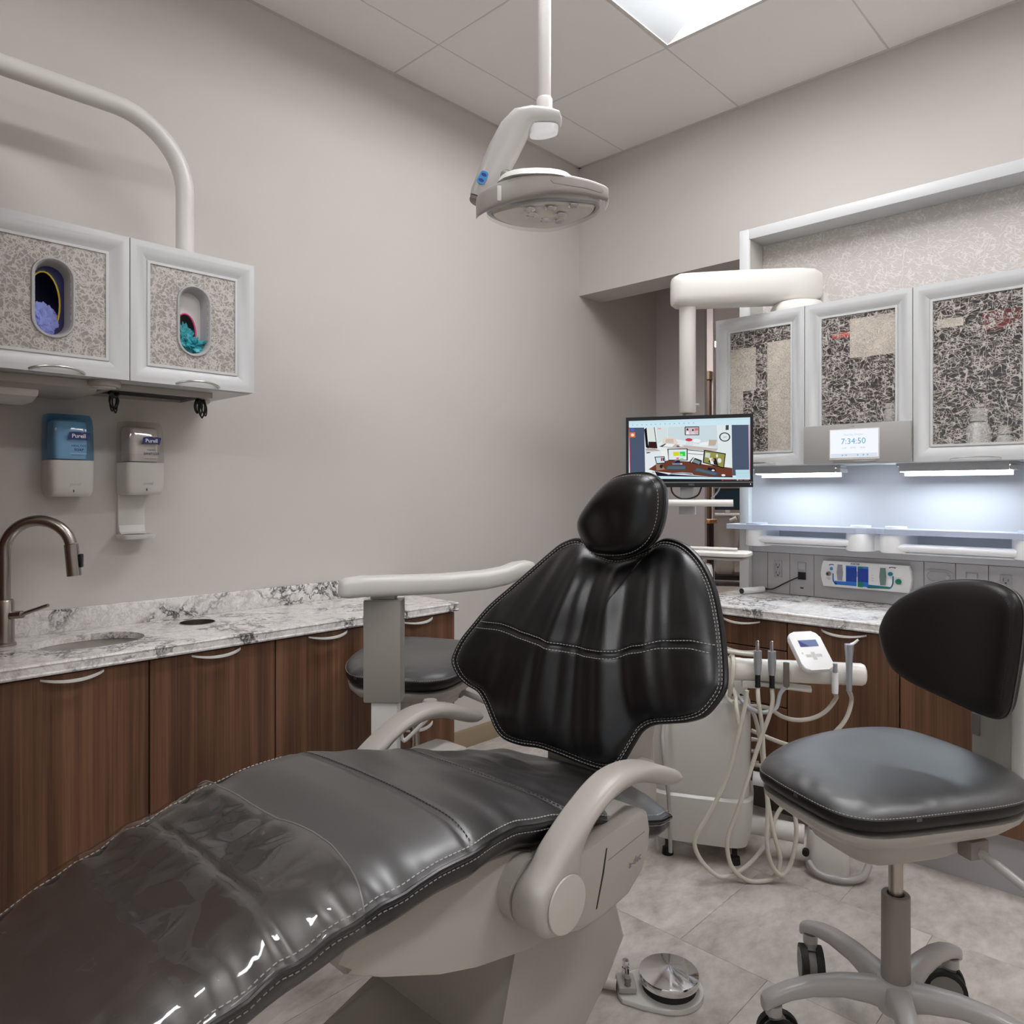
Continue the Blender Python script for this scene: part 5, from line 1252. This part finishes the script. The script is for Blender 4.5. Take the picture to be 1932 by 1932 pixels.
# clear sleeve over the leg rest
def film_y(x): f = x/.25; return -2.500-.018*max(0, f)**6+.012*math.exp(-((f-.45)/.3)**2)
def film_wr(x, y):
    f = abs(x)/hw(y); n = noise.noise(Vector((x*7+y*3, y*8, 1.5))); n2 = noise.noise(Vector((x*17-y*9, y*21+x*6, 4.5))); n3 = noise.noise(Vector((x*30+y*36, y*14-x*8, 9.1)))
    v1 = noise.voronoi(Vector((x*6.5+y*1.5, y*5.0, 0.4)))[0]; v2 = noise.voronoi(Vector((x*15-y*4, y*12+x*3, 2.7)))[0]
    w = .0105*(v1[1]-v1[0])+.0032*(v2[1]-v2[0])+.0012*abs(n2)+.0004*n3
    return w*(1-f**8)+max(0, seat_wr(x, y))*(1-.75*f**4)+.0012*(1+noise.noise(Vector((x*9, y*30, 3)))*f**8)+.0025*f**6
secs = []
nY = 230
for j in range(nY+1):
    v = j/nY; ring = []
    n = 128
    for k in range(n+1):
        f = -1+2*k/n; fx = math.copysign(1-(1-abs(f))**1.2, f)
        y = film_y(fx*.25)*(1-v)+(-3.2)*v; w = hw(y)+.0035; x = fx*w
        z = hz(y)+.0035+.010*(1-fx*fx)-.020*abs(fx)**9+film_wr(x, y)
        ring.append((x, y, z))
    L, R = ring[0], ring[-1]
    side = lambda p, s: [(p[0]+s*.0035, p[1], hz(p[1])-d+.002*noise.noise(Vector((p[1]*30, d*60, s)))) for d in (.030,.044,.057)]
    full = list(reversed(side(L, -1)))+ring+side(R, 1)
    secs.append([Vector((XC+a, b, c)) for a, b, c in full])
bm = B(); rows = [[bm.verts.new(p) for p in s] for s in secs]
for a, b in zip(rows, rows[1:]):
    for k in range(len(a)-1): bm.faces.new((a[k], a[k+1], b[k+1], b[k]))
hem = [v.co.copy() for v in rows[0]]
pc_ = tag(obj('plastic_cover', bm, M['film'], smooth=80), 'clear crinkled plastic sleeve covering the leg end of the dental chair', 'cover')
obj('hem', tube(B(), [p+Vector((0,0,.0006)) for p in hem[3:-3]], .0010, 6), M['hem'], pc_)

# ================================================================== ASSISTANT ARM LEFT OF THE CHAIR
t = thing('handle_post', 'grey upright post with a pale curved handle arm left of the dental chair', 'arm', (.95, -1.954, 0))
an = math.radians(-48); nf = Vector((math.cos(an), math.sin(an), 0)); rt = Vector((-nf.y, nf.x, 0)); c0 = Vector((.95,-1.954,0))
def loc_box(a0, a1, d0, d1, z0, z1, r=.004): bm = bx(a0, a1, d0, d1, z0, z1, r); m = Matrix((rt, -nf, Vector((0,0,1)))).transposed().to_4x4(); m.translation = c0; return xform(bm, m)
obj('post', loc_box(-.045, .045, -.03, .03, .629, .873, .004), M['postgrey'], t)
obj('post_cap', loc_box(-.044, .046, -.029, .029, .873, .8735, 0), M['white'], t)
obj('neck', loc_box(-.030, .030, -.022, .022, .8737, .892, .004), M['greige'], t)
obj('lower_post', loc_box(-.028, .036, -.022, .022, .34, .6288, .004), M['white'], t)
p0 = c0+Vector((0,0,.32)); obj('support_beam', tube(B(), [p0+Vector((-.02,0,0)), p0+Vector((.31,.02,0))], .028, 14), M['white'], t)
hA, hB = Vector((.935,-2.070,0)), Vector((1.085,-1.570,0)); hd_ = (hB-hA).normalized(); hs_ = Vector((hd_.y,-hd_.x,0)); HL = (hB-hA).length
secs = []
for f, w, hh, z in ((0,.014,.014,.905),(.008,.021,.020,.906),(.03,.026,.0235,.908),(.10,.030,.0245,.910),(.30,.032,.0245,.908),(.5,.032,.0245,.906),(.7,.032,.024,.908),(.82,.031,.024,.914),(.89,.030,.024,.924),(.96,.028,.022,.928),(.99,.022,.018,.928),(1.0,.012,.012,.928)):
    cc = hA+hd_*HL*f+hs_*(.02*math.sin(f*PI)); secs.append([cc+hs_*(w*p[0])+Vector((0,0,z+hh*p[1])) for p in ell(0,0,1,1,24,3.2)])
obj('handle_arm', loft(B(), secs), M['white'], t)
bk0 = c0+rt*.036+Vector((0,0,0)); bm = B()
tube(bm, [bk0+Vector((0,0,.600))-nf*.0, bk0+rt*.005+Vector((0,0,.545)), bk0+rt*.010+Vector((0,0,.533)), bk0+rt*.022+Vector((0,0,.538)), bk0+rt*.09+Vector((0,0,.605)), bk0+rt*.112+Vector((0,0,.622))], .005, 8, n=4)
obj('holder_bracket', bm, M['white'], t)
obj('holder_cup', lathe(B(), [(0,.588),(.012,.588),(.018,.60),(.020,.622),(.016,.630),(0,.630)], bk0+rt*.075, 18), M['stoolmetal'], t)

# ================================================================== STOOLS
SO = [(.099,.247),(.155,.185),(.207,.08),(.235,-.054),(.222,-.165),(.185,-.215),(.12,-.232),(.03,-.236),(-.06,-.225),(-.13,-.195),(-.172,-.13),(-.182,-.061),(-.178,.045),(-.171,.153),(-.155,.212),(-.108,.246),(-.017,.256),(.05,.256)]
BK = [(.195,.798),(.189,.836),(.162,.877),(.115,.913),(.056,.938),(-.013,.951),(-.075,.954),(-.116,.946),(-.138,.931),(-.148,.903),(-.144,.833),(-.133,.761),(-.122,.713),(-.099,.694),(-.063,.689),(-.013,.692),(.07,.702),(.13,.716),(.17,.742)]
def stool(label, backrest, sx=0.0, seat_z=0.0):
    t = thing('operator_stool', label, 'stool')
    g = 'leather'
    # five arched legs with twin-wheel casters
    for k in range(5):
        a = math.radians(8+72*k+LEGROT); d = Vector((math.cos(a), math.sin(a), 0)); s = Vector((-d.y, d.x, 0))
        secs = []
        for r_, w, hh, z in ((.022,.026,.028,.128),(.06,.022,.024,.138),(.11,.019,.020,.145),(.17,.018,.017,.143),(.215,.018,.015,.134),(.248,.018,.014,.121),(.262,.017,.016,.113),(.268,.012,.012,.110)):
            secs.append([d*r_+s*(w*p[0])+Vector((0,0,z+hh*p[1])) for p in ell(0,0,1,1,18,3)])
        leg = obj('leg', loft(B(), secs), M['stoolmetal'], t)
        cpos = d*.245; obj('caster_stem', lathe(B(), [(0,.108),(.016,.108),(.016,.088),(0,.088)], cpos, 16), M['stoolmetal'], t)
        ca = a+CAST[k]; cd = Vector((math.cos(ca), math.sin(ca), 0)); cs = Vector((-cd.y, cd.x, 0)); cc = cpos+cd*.012+Vector((0,0,.0425))
        cas = obj('caster_body', tube(B(), [cc-cs*.0085, cc+cs*.0085], .034, 20), M['caster'], t)
        obj('caster_fork', tube(B(), [cpos+Vector((0,0,.0878)), cc+Vector((0,0,.030))], .014, 12), M['caster'], t)
        for q in (-1, 1):
            obj('wheel', tube(B(), [cc+cs*q*.009, cc+cs*q*.012, cc+cs*q*.021, cc+cs*q*.024], .042, 28), M['matblack'], cas)
            obj('hub_cap', tube(B(), [cc+cs*q*.0242, cc+cs*q*.0258], .033, 24), M['caster'], cas)
    obj('hub', lathe(B(), [(0,.095),(.034,.095),(.040,.11),(.040,.145),(.034,.158),(0,.158)], (0,0,0), 28), M['stoolmetal'], t)
    obj('column_sleeve', lathe(B(), [(0,.150),(.027,.150),(.0265,.325),(.0255,.327),(.0165,.327),(.0165,.30),(0,.30)], (0,0,0), 28), M['sleeve'], t)
    obj('gas_piston', lathe(B(), [(0,.305),(.0135,.305),(.0135,.46+seat_z),(0,.46+seat_z)], (0,0,0), 20), M['steel'], t)
    z0 = seat_z; so = [(a+sx, b) for a, b in SO]
    pc = (.03+sx, .01)
    def sec(s, z, c=(0,0)): return [Vector((pc[0]+(p[0]-pc[0])*s+c[0], pc[1]+(p[1]-pc[1])*s+c[1], z)) for p in resample(so, 60)]
    obj('mechanism_cover', loft(B(), [sec(.40, .428+z0), sec(.50, .430+z0), sec(.56, .440+z0), sec(.64, .480+z0), sec(.66, .492+z0)]), M['greige'], t)
    obj('seat_pan', loft(B(), [sec(.72, .4925+z0), sec(.86, .500+z0), sec(.955, .520+z0), sec(.965, .531+z0)]), M['greige'], t)
    def s_top(r, a, b): 
        e = .036*max(0, 1-r**7)**.5
        crease = .0022*noise.noise(Vector((a*38, b*38, 1)))*math.exp(-((r-.90)/.09)**2) if (a < .12 and b > .02) else 0
        return e-.006*math.exp(-((a-pc[0])**2+(b+.02)**2)/.016)+crease
    ems = lambda a, b, h: Vector((a, b, .560+z0+h))
    bm, rim = pillow(B(), so, 140, ems, s_top, lambda r, a, b: -.028*max(0, 1-r**12)**.5, 34, pc, 6)
    cu = obj('seat_cushion', bm, [M['stoolleather'], M['stoolback']], t, smooth=70)
    for f_ in cu.data.polygons:
        if f_.center.z < .563+z0: f_.material_index = 1  # lower faces get the duller vinyl, painting in the shaded sides
    st = [ems(pc[0]+(a-pc[0])*.996, pc[1]+(b-pc[1])*.996, s_top(.996, 9, 9)+.003) for a, b in resample(so, 140)]
    obj('stitching', dashes(st, .0038, .0026, .0006, closed=True), M['thread'], cu, kind='stuff')
    obj('tilt_lever', tube(B(), [(-.075,-.06,.462+z0), (-.13,-.075,.455+z0), (-.20,-.095,.425+z0), (-.255,-.115,.40+z0)], .0085, 12, n=4), M['stoolmetal'], t)
    obj('lever_joint', xform(bx(-.016,.016,-.022,.022,-.018,.018,.004), Matrix.Translation(Vector((-.112,-.072,.462+z0)))), M['sleeve'], t)
    obj('lever_bracket', xform(bx(-.012,.03,-.03,.03,-.01,.012,.004), Matrix.Translation(Vector((-.085,-.066,.484+z0)))), M['greige'], t)
    if backrest:
        yb0 = -.158
        def k_top(r, a, b): return .030*max(0, 1-r**9)**.5-.008*math.exp(-((a-.02)/.10)**2)
        emk = lambda a, b, h: Vector((a, yb0+h+.30*(a-.025)**2+.03*(.80-b), b))
        bm, rim = pillow(B(), BK, 130, emk, k_top, lambda r, a, b: -.038*max(0, 1-r**7)**.5, 30, (.025,.815), 6)
        bk = obj('backrest', bm, M['stoolback'], t, smooth=70)
        st = [emk(.025+(a-.025)*.94, .815+(b-.815)*.94, k_top(.94, a, b)+.0008) for a, b in resample(BK, 130)]
        obj('stitching', dashes(st[50:100], .0032, .0022, .0006), M['black'], bk, kind='stuff')
        obj('piping', tube(B(), rim, .0022, 6, True), M['stoolleather'], bk)
        obj('back_plate', bx(-.044, .062, -.285, -.262, .500, .79, .005), M['greige'], t)
        obj('back_post', loft(B(), [[Vector((-.050+.020*p[0]*f, -.275+.020*p[1]*f, z)) for p in ell(0,0,1,1,24,2.6)] for z, f in ((.492,1),(.76,1),(.785,1),(.800,.85),(.806,.5))]), M['white'], t)
        obj('post_joint', bx(-.07, .066, -.284, -.20, .492, .515, .006), M['greige'], t)
        obj('back_arm', bx(-.01, .035, -.262, -.195, .76, .79, .006), M['greige'], t)
        obj('adjust_button', bx(.040, .060, -.2618, -.2600, .605, .650, .001, 1), M['sleeve'], t)
        obj('seat_beam', bx(-.045, .055, -.275, -.10, .470, .4915, .006), M['greige'], t)
    return t
LEGROT, CAST = -150+0, [0.5, 2.1, 2.6, 3.0, 1.3]
s1 = stool('black stool with a backrest in the right foreground', True)
s1.location = (1.94, -1.431, 0); s1.rotation_euler = (0, 0, math.radians(150))
s2 = stool('black backless stool behind the grey upright arm by the walnut cabinets', False, -.03, .065)
s2.location = (.665, -1.63, 0); s2.rotation_euler = (0, 0, math.radians(205))

# ================================================================== DELIVERY CART WITH HANDPIECES
Bc = Vector((1.2276,-.9277,0)); bd = Vector((.90,.436,0)).normalized(); bn = Vector((bd.y,-bd.x,0))
t = thing('delivery_cart', 'white delivery cart with a horizontal handpiece rail behind the dental chair', 'cart', Bc)
def cs_(w, d, z, p=5, ox=0): return [Bc+bd*(ox+w*q[0])+bn*(d*q[1])+Vector((0,0,z)) for q in ell(0,0,1,1,36,p)]
obj('body', loft(B(), [cs_(.145,.105,.212), cs_(.147,.107,.222), cs_(.147,.107,.47), cs_(.140,.100,.495), cs_(.125,.085,.503)]), M['white'], t)
obj('base_skirt', loft(B(), [cs_(.12,.08,.055), cs_(.14,.10,.062), cs_(.150,.110,.11), cs_(.156,.116,.195), cs_(.156,.116,.205), cs_(.148,.108,.2115)]), M['white'], t)
for q in ((-.10,-.06),(-.10,.06),(.10,-.06),(.10,.06)):
    c = Bc+bd*q[0]+bn*q[1]; obj('foot', lathe(B(), [(0,.0005),(.018,.0005),(.016,.02),(.008,.025),(.008,.0545),(0,.0545)], c, 16), M['matblack'], t)
rA, rB = Vector((1.305,-1.022,.604)), Vector((1.686,-.817,.611)); rd = (rB-rA).normalized(); rs = Vector((rd.y,-rd.x,0)).normalized()
obj('neck', loft(B(), [cs_(.075,.075,.5035,4,.06), cs_(.07,.07,.54,4,.07), cs_(.06,.06,.575,4,.08)]), M['cream'], t)
for k in range(4): z = .513+.013*k; obj('vent_slot', loft(B(), [cs_(.0745-.004*k,.0750-.004*k,z,4,.0612+.003*k), cs_(.0742-.004*k,.0747-.004*k,z+.006,4,.0612+.003*k)]), M['dark'], t)
secs = []
for f, r in ((0,.024),(.01,.030),(.03,.0325),(.2,.0335),(.22,.0315),(.5,.0315),(.8,.0315),(.97,.031),(.988,.027),(.997,.018),(1.0,.006)):
    c = rA.lerp(rB, f); secs.append([c+rs*(r*q[0])+Vector((0,0,r*q[1])) for q in ell(0,0,1,1,24,2.2)])
rail = obj('handpiece_rail', loft(B(), secs), M['cream'], t)
c = rA.lerp(rB, .27); obj('rail_bracket', xform(bx(-.025,.03,-.022,.022,-.052,-.028,.007), face_mtx(c, rd, Vector((0,0,1)).cross(rd))), M['cream'], t)
pA, pB = rA.lerp(rB,.25)+Vector((0,0,-.038))-rs*.01, rA.lerp(rB,.66)+Vector((0,0,-.052))-rs*.01
obj('swing_arm', tube(B(), [pA, pA.lerp(pB,.05), pA.lerp(pB,.95), pB], .016, 14, sx=.55, sy=1.4), M['cream'], t)
# tray on its post
tc = Vector((1.225,-.890,0)); td = Vector((.97,.24,0)).normalized(); tn = Vector((td.y,-td.x,0))
def tr_(w, d, z): return [tc+td*(w*q[0])+tn*(d*q[1])+Vector((0,0,z)) for q in ell(0,0,1,1,40,7)]
obj('tray_post', lathe(B(), [(0,.5035),(.017,.5035),(.017,.918),(0,.918)], Bc+bd*(-.02)+bn*.0, 18), M['cream'], t)
obj('tray', loft(B(), [tr_(.118,.042,.918), tr_(.125,.050,.920), tr_(.128,.054,.926)]), M['greige'], t)
obj('tray_top', loft(B(), [tr_(.131,.056,.9285), tr_(.135,.060,.932), tr_(.135,.060,.940), tr_(.131,.056,.943), tr_(.126,.050,.939)]), M['cream'], t)
obj('tray_handle', tube(B(), [tc-td*.10-tn*.05+Vector((0,0,.947)), tc+td*.085-tn*.05+Vector((0,0,.947))], .004, 8), M['cream'], t)
obj('arm_knob', loft(B(), [[Bc+bd*(.012+.022*q[0]*f)+bn*(.0+.022*q[1]*f)+Vector((0,0,z)) for q in ell(0,0,1,1,20,3)] for z, f in ((.82,.7),(.828,1),(.885,1),(.9,.85),(.905,.5))]), M['brightwhite'], t)
# touch pad
nh = Vector((.834,-.551,0)).normalized(); pn = (nh*.72+Vector((0,0,.69))).normalized(); pr = Vector((0,0,1)).cross(pn).normalized(); pu = pn.cross(pr)
pc = Vector((1.575,-.942,.680))
pad = B(); prism(pad, rr(-.049,-.062,.049,.062,.020), 'z', -.009, .007, .005, 3); xform(pad, face_mtx(pc, pr, pu)); pad_o = obj('touch_pad', pad, M['brightwhite'], t)
eP = lambda a, b, h: pc+pr*a+pu*b+pn*(.0072+h)
M['padscr'] = mat('pad_display', (112,126,166), .15); M['padglare'] = mat('pad_print', (196,194,190), .4)  # dark display colour, pale grey for the keys
obj('pad_display', xform(bx(-.028,.030,.012,.033,0,.0006), face_mtx(eP(0,0,.0001), pr, pu)), M['padscr'], pad_o)
art('pad_print', [(0,0,[(-.028,.033),(-.028,.012),(.0,.012)])], lambda a, b, h: eP(a, b, .0008+h), [M['navy']], pad_o)
for q in (rect(-.006,-.030,.006,-.006), rect(-.024,-.022,-.0065,-.013), rect(.0065,-.022,.026,-.013), rect(-.034,-.012,-.030,-.006)):
    art('pad_key', [(0,0,q)], eP, [M['padglare']], pad_o)
obj('pad_bracket', tube(B(), [pc-pn*.010-pu*.01, pc-pn*.045-pu*.012, rA.lerp(rB,.69)+Vector((0,0,.01))], .018, 14), M['cream'], t)
# foot pipe and floor box
obj('foot_pipe', tube(B(), [Bc+bd*.148+Vector((0,0,.10)), (1.40,-.845,.098), (1.50,-.800,.092)], .028, 18, n=4), M['white'], t)
fb = Vector((1.556,-.765,0))
obj('floor_box', loft(B(), [[fb+bd*(.055*q[0]*f)+bn*(.045*q[1]*f)+Vector((0,0,z)) for q in ell(0,0,1,1,28,4)] for z, f in ((.0005,1.12),(.03,1.08),(.105,.98),(.115,.92))]), M['white'], t)
obj('drain_cap', lathe(B(), [(0,.118),(.032,.118),(.036,.124),(.030,.142),(0,.146)], fb-bd*.02, 24), M['brightwhite'], t)
obj('grommet', tube(B(), [fb-bd*.062+bn*.035+Vector((0,0,.055)), fb-bd*.064+bn*.052+Vector((0,0,.055))], .010, 12), M['matblack'], t)
obj('outlet_pipe', tube(B(), [fb-bd*.055+bn*.052+Vector((0,0,.030)), fb-bd*.03+bn*.085+Vector((0,0,.016)), fb+bd*.03+bn*.10+Vector((0,0,.015)), fb+bd*.085+bn*.075+Vector((0,0,.018)), fb+bd*.11+bn*.03+Vector((0,0,.035))], .0105, 12, n=5), M['stoolmetal'], t)
kb = Bc+bd*.152+bn*.055; obj('side_knob', tube(B(), [kb+Vector((0,0,.265)), kb+bd*.035+Vector((0,0,.262))], .020, 20), M['brightwhite'], t)
for k in range(3): p = Bc+bd*.149+bn*(.02)+Vector((0,0,.30+.035*k)); obj('hose_barb', tube(B(), [p, p+bd*.022], (.007,.005), 10), M['satin'], t)

def on_rail(f, off=.037): return rA.lerp(rB, f)+rs*off
def hp(name, lab, f, hose, kind, mk='tube', r=.0062):
    b = on_rail(f); z0 = b.z; t = thing(name, lab, 'handpiece', b, 'handpieces on the rail')
    def st(nm, prof, m): obj(nm, lathe(B(), [(r_, z0+h) for r_, h in prof], (b.x,b.y,0), 16), M[m], t)
    if kind == 'motor':
        st('shell', [(0,-.005),(.0085,-.005),(.0105,.012),(.0115,.030),(.0115,.064),(0,.064)], 'handgrey')
        st('tip', [(0,.0642),(.0055,.0642),(.0055,.085),(.0045,.092),(0,.094)], 'chrome')
        st('grip', [(0,-.042),(.0085,-.042),(.0075,-.034),(.0075,-.0052),(0,-.0052)], 'black')
        end = b+Vector((0,0,-.043))
    elif kind == 'clear':
        st('holder', [(0,-.036),(.0075,-.036),(.0085,-.028),(.0085,.033),(0,.033)], 'handclear'); end = b+Vector((0,0,-.036))
    elif kind == 'suction':
        st('body', [(0,-.048),(.0085,-.048),(.0095,-.020),(.0085,-.018),(.0085,.010),(0,.010)], 'brightwhite'); st('tip', [(0,.0102),(.0065,.0102),(.0065,.036),(0,.036)], 'handgrey'); end = b+Vector((0,0,-.048))
    else:
        st('body', [(0,-.040),(.0075,-.040),(.0078,-.01),(.0095,.05),(.0125,.080),(.0125,.092),(0,.094)], 'handgrey')
        obj('nozzle', tube(B(), [b+Vector((0,0,.088)), b+rd*.012+Vector((0,0,.095)), b+rd*.024+Vector((0,0,.106))], (.005,.0032), 10), M['brightwhite'], t); end = b+Vector((0,0,-.040))
    pts = [end+Vector((0,0,-.0002))]+[Vector(p) for p in hose]
    obj('hose', tube(B(), pts, r, 10, n=6), M[mk], t)
M['handgrey'] = mat('handpiece_satin', (170,174,180), .3, .5); M['handclear'] = mat('smoky_holder', (150,142,132), .25, trans=.4)
HA = [(1.479,-.978,.510),(1.452,-.998,.409),(1.429,-1.02,.31),(1.406,-1.042,.211),(1.389,-1.058,.152),(1.384,-1.062,.105),(1.394,-1.053,.049),(1.423,-1.025,.012),(1.457,-.993,.0075),(1.483,-.968,.022),(1.495,-.957,.073),(1.480,-.965,.140),(1.466,-.960,.192),(1.445,-.945,.271),(1.425,-.935,.389),(1.405,-.940,.47),(1.375,-.955,.50)]
HB = [(1.450,-1.000,.524),(1.457,-.993,.453),(1.462,-.990,.35),(1.470,-.985,.231),(1.470,-.990,.128),(1.480,-.985,.065),(1.500,-.965,.030),(1.518,-.945,.055),(1.528,-.926,.128),(1.523,-.920,.192),(1.505,-.915,.243),(1.45,-.905,.30),(1.375,-.895,.30)]
hp('handpiece', 'leftmost metal tipped handpiece with black grip on the rail', .315, HB, 'motor')
hp('handpiece', 'second metal tipped handpiece with black grip, nearer the touch pad', .405, HA, 'motor')
hp('handpiece_holder', 'smoky empty holder with a bluish hose left of the touch pad', .495, [(1.493,-.952,.548),(1.486,-.965,.508),(1.457,-.980,.492),(1.429,-.990,.496),(1.403,-1.000,.515),(1.370,-.985,.535)], 'clear', 'bluehose')
hp('suction_handpiece', 'short white suction tip on the rail right of the touch pad', .795, [(1.612,-.848,.536),(1.592,-.867,.500),(1.562,-.885,.477),(1.523,-.905,.467),(1.486,-.92,.472),(1.44,-.925,.49),(1.375,-.935,.485)], 'suction')
hp('air_water_syringe', 'grey syringe with an angled white nozzle at the right end of the rail', .880, [(1.645,-.818,.532),(1.637,-.826,.488),(1.618,-.840,.450),(1.58,-.86,.41),(1.50,-.88,.38),(1.375,-.89,.40)], 'syringe')
HC_ = [(1.429,-1.030,.56),(1.423,-1.035,.5),(1.406,-1.050,.409),(1.391,-1.062,.33),(1.371,-1.080,.263),(1.343,-1.105,.192),(1.32,-1.124,.14),(1.317,-1.126,.105),(1.334,-1.11,.060),(1.366,-1.08,.022),(1.394,-1.045,.026),(1.423,-1.010,.050),(1.452,-.975,.097),(1.470,-.960,.152),(1.480,-.945,.192),(1.495,-.930,.227),(1.48,-.915,.25),(1.42,-.90,.265),(1.375,-.89,.26)]
tag(obj('loose_hose', tube(B(), HC_, .0062, 10, n=6), M['tube']), 'pale hose looping widest to the left on the floor by the cart', 'hose')
for k, (lab, pts) in enumerate((('pale hose coiled round the left end of the rail', [(1.345,-1.035,.535),(1.365,-1.048,.57),(1.372,-1.040,.625),(1.352,-1.012,.648),(1.335,-.990,.62),(1.345,-1.0,.56),(1.372,-1.030,.525),(1.392,-1.040,.52)]), ('second pale hose coiled round the left end of the rail', [(1.370,-1.022,.525),(1.385,-1.040,.57),(1.388,-1.030,.625),(1.370,-1.004,.648),(1.352,-.985,.62),(1.362,-.992,.56),(1.388,-1.022,.54),(1.405,-1.045,.50),(1.41,-1.04,.44)]), ('pale hose stretching left from the top of the first handpiece', [(1.33,-1.03,.668),(1.36,-1.02,.662),(1.40,-1.0,.657),(1.435,-.985,.656)]))):
    tag(obj('coiled_hose', tube(B(), pts, .0062, 10, n=6), M['tube']), lab, 'hose')
for k, pts in enumerate(([(1.20,-1.05,.50),(1.195,-1.10,.42),(1.215,-1.13,.34),(1.225,-1.12,.22),(1.22,-1.10,.05)], [(1.175,-1.06,.50),(1.165,-1.11,.42),(1.175,-1.14,.33),(1.18,-1.13,.2),(1.18,-1.11,.05)])):
    tag(obj('supply_hose', tube(B(), pts, .006, 10, n=6), M['stoolmetal']), ['grey supply hose hanging left of the cart, the right one', 'grey supply hose hanging left of the cart, the left one'][k], 'hose')

# ================================================================== IMAGING CART FAR DOWN THE HALL
H0 = Vector((-1.88,5.28,0)); hn = Vector((.46,-.888,0)); hr_ = Vector((.888,.46,0))
t = thing('imaging_cart', 'white imaging cart with a dark screen far down the hall', 'cart', H0)
mh = lambda z: face_mtx(H0+Vector((0,0,z)), hr_, (0,0,1))
obj('base', xform(bx(-.22,.22,.07,.13,-.22,.22,.02), mh(0)), M['black'], t)
for q in ((-.18,-.18),(.18,-.18),(-.18,.18),(.18,.18)):
    p = H0+hr_*q[0]+hn*q[1]; obj('caster', tube(B(), [p+hr_*-.012+Vector((0,0,.035)), p+hr_*.012+Vector((0,0,.035))], .0345, 16), M['matblack'], t)
obj('body', loft(B(), [[H0+hr_*(.115*q[0]*f-.04)+hn*(.14*q[1]*f)+Vector((0,0,z)) for q in ell(0,0,1,1,28,3.5)] for z, f in ((.131,.92),(.18,1),(.72,1),(.80,.95),(.83,.8))]), M['white'], t)
obj('desk', xform(bx(-.17,.14,.832,.86,-.16,.18,.008), mh(0)), M['brightwhite'], t)
obj('screen_neck', xform(bx(-.04,.02,.861,.90,-.03,.03,.005), mh(0)), M['satinwhite'], t)
obj('screen_frame', xform(bx(-.16,.145,.901,1.165,-.02,.02,.008), mh(0)), M['black'], t)
M['hallscr'] = mat('dark_blue_screen', (28,52,70), .2)
obj('screen_glass', xform(bx(-.145,.130,.925,1.145,.0202,.0215), mh(0)), M['hallscr'], t)
obj('side_hose', tube(B(), [H0+hr_*.10+hn*.17+Vector((0,0,.84)), H0+hr_*.14+hn*.18+Vector((0,0,.70)), H0+hr_*.12+hn*.17+Vector((0,0,.5)), H0+hr_*.085+hn*.16+Vector((0,0,.42))], .014, 10, n=5), M['greige'], t)
obj('scan_head', tube(B(), [H0+hr_*.02+hn*.17+Vector((0,0,.78)), H0+hr_*.09+hn*.19+Vector((0,0,.81))], .022, 12), M['brightwhite'], t)
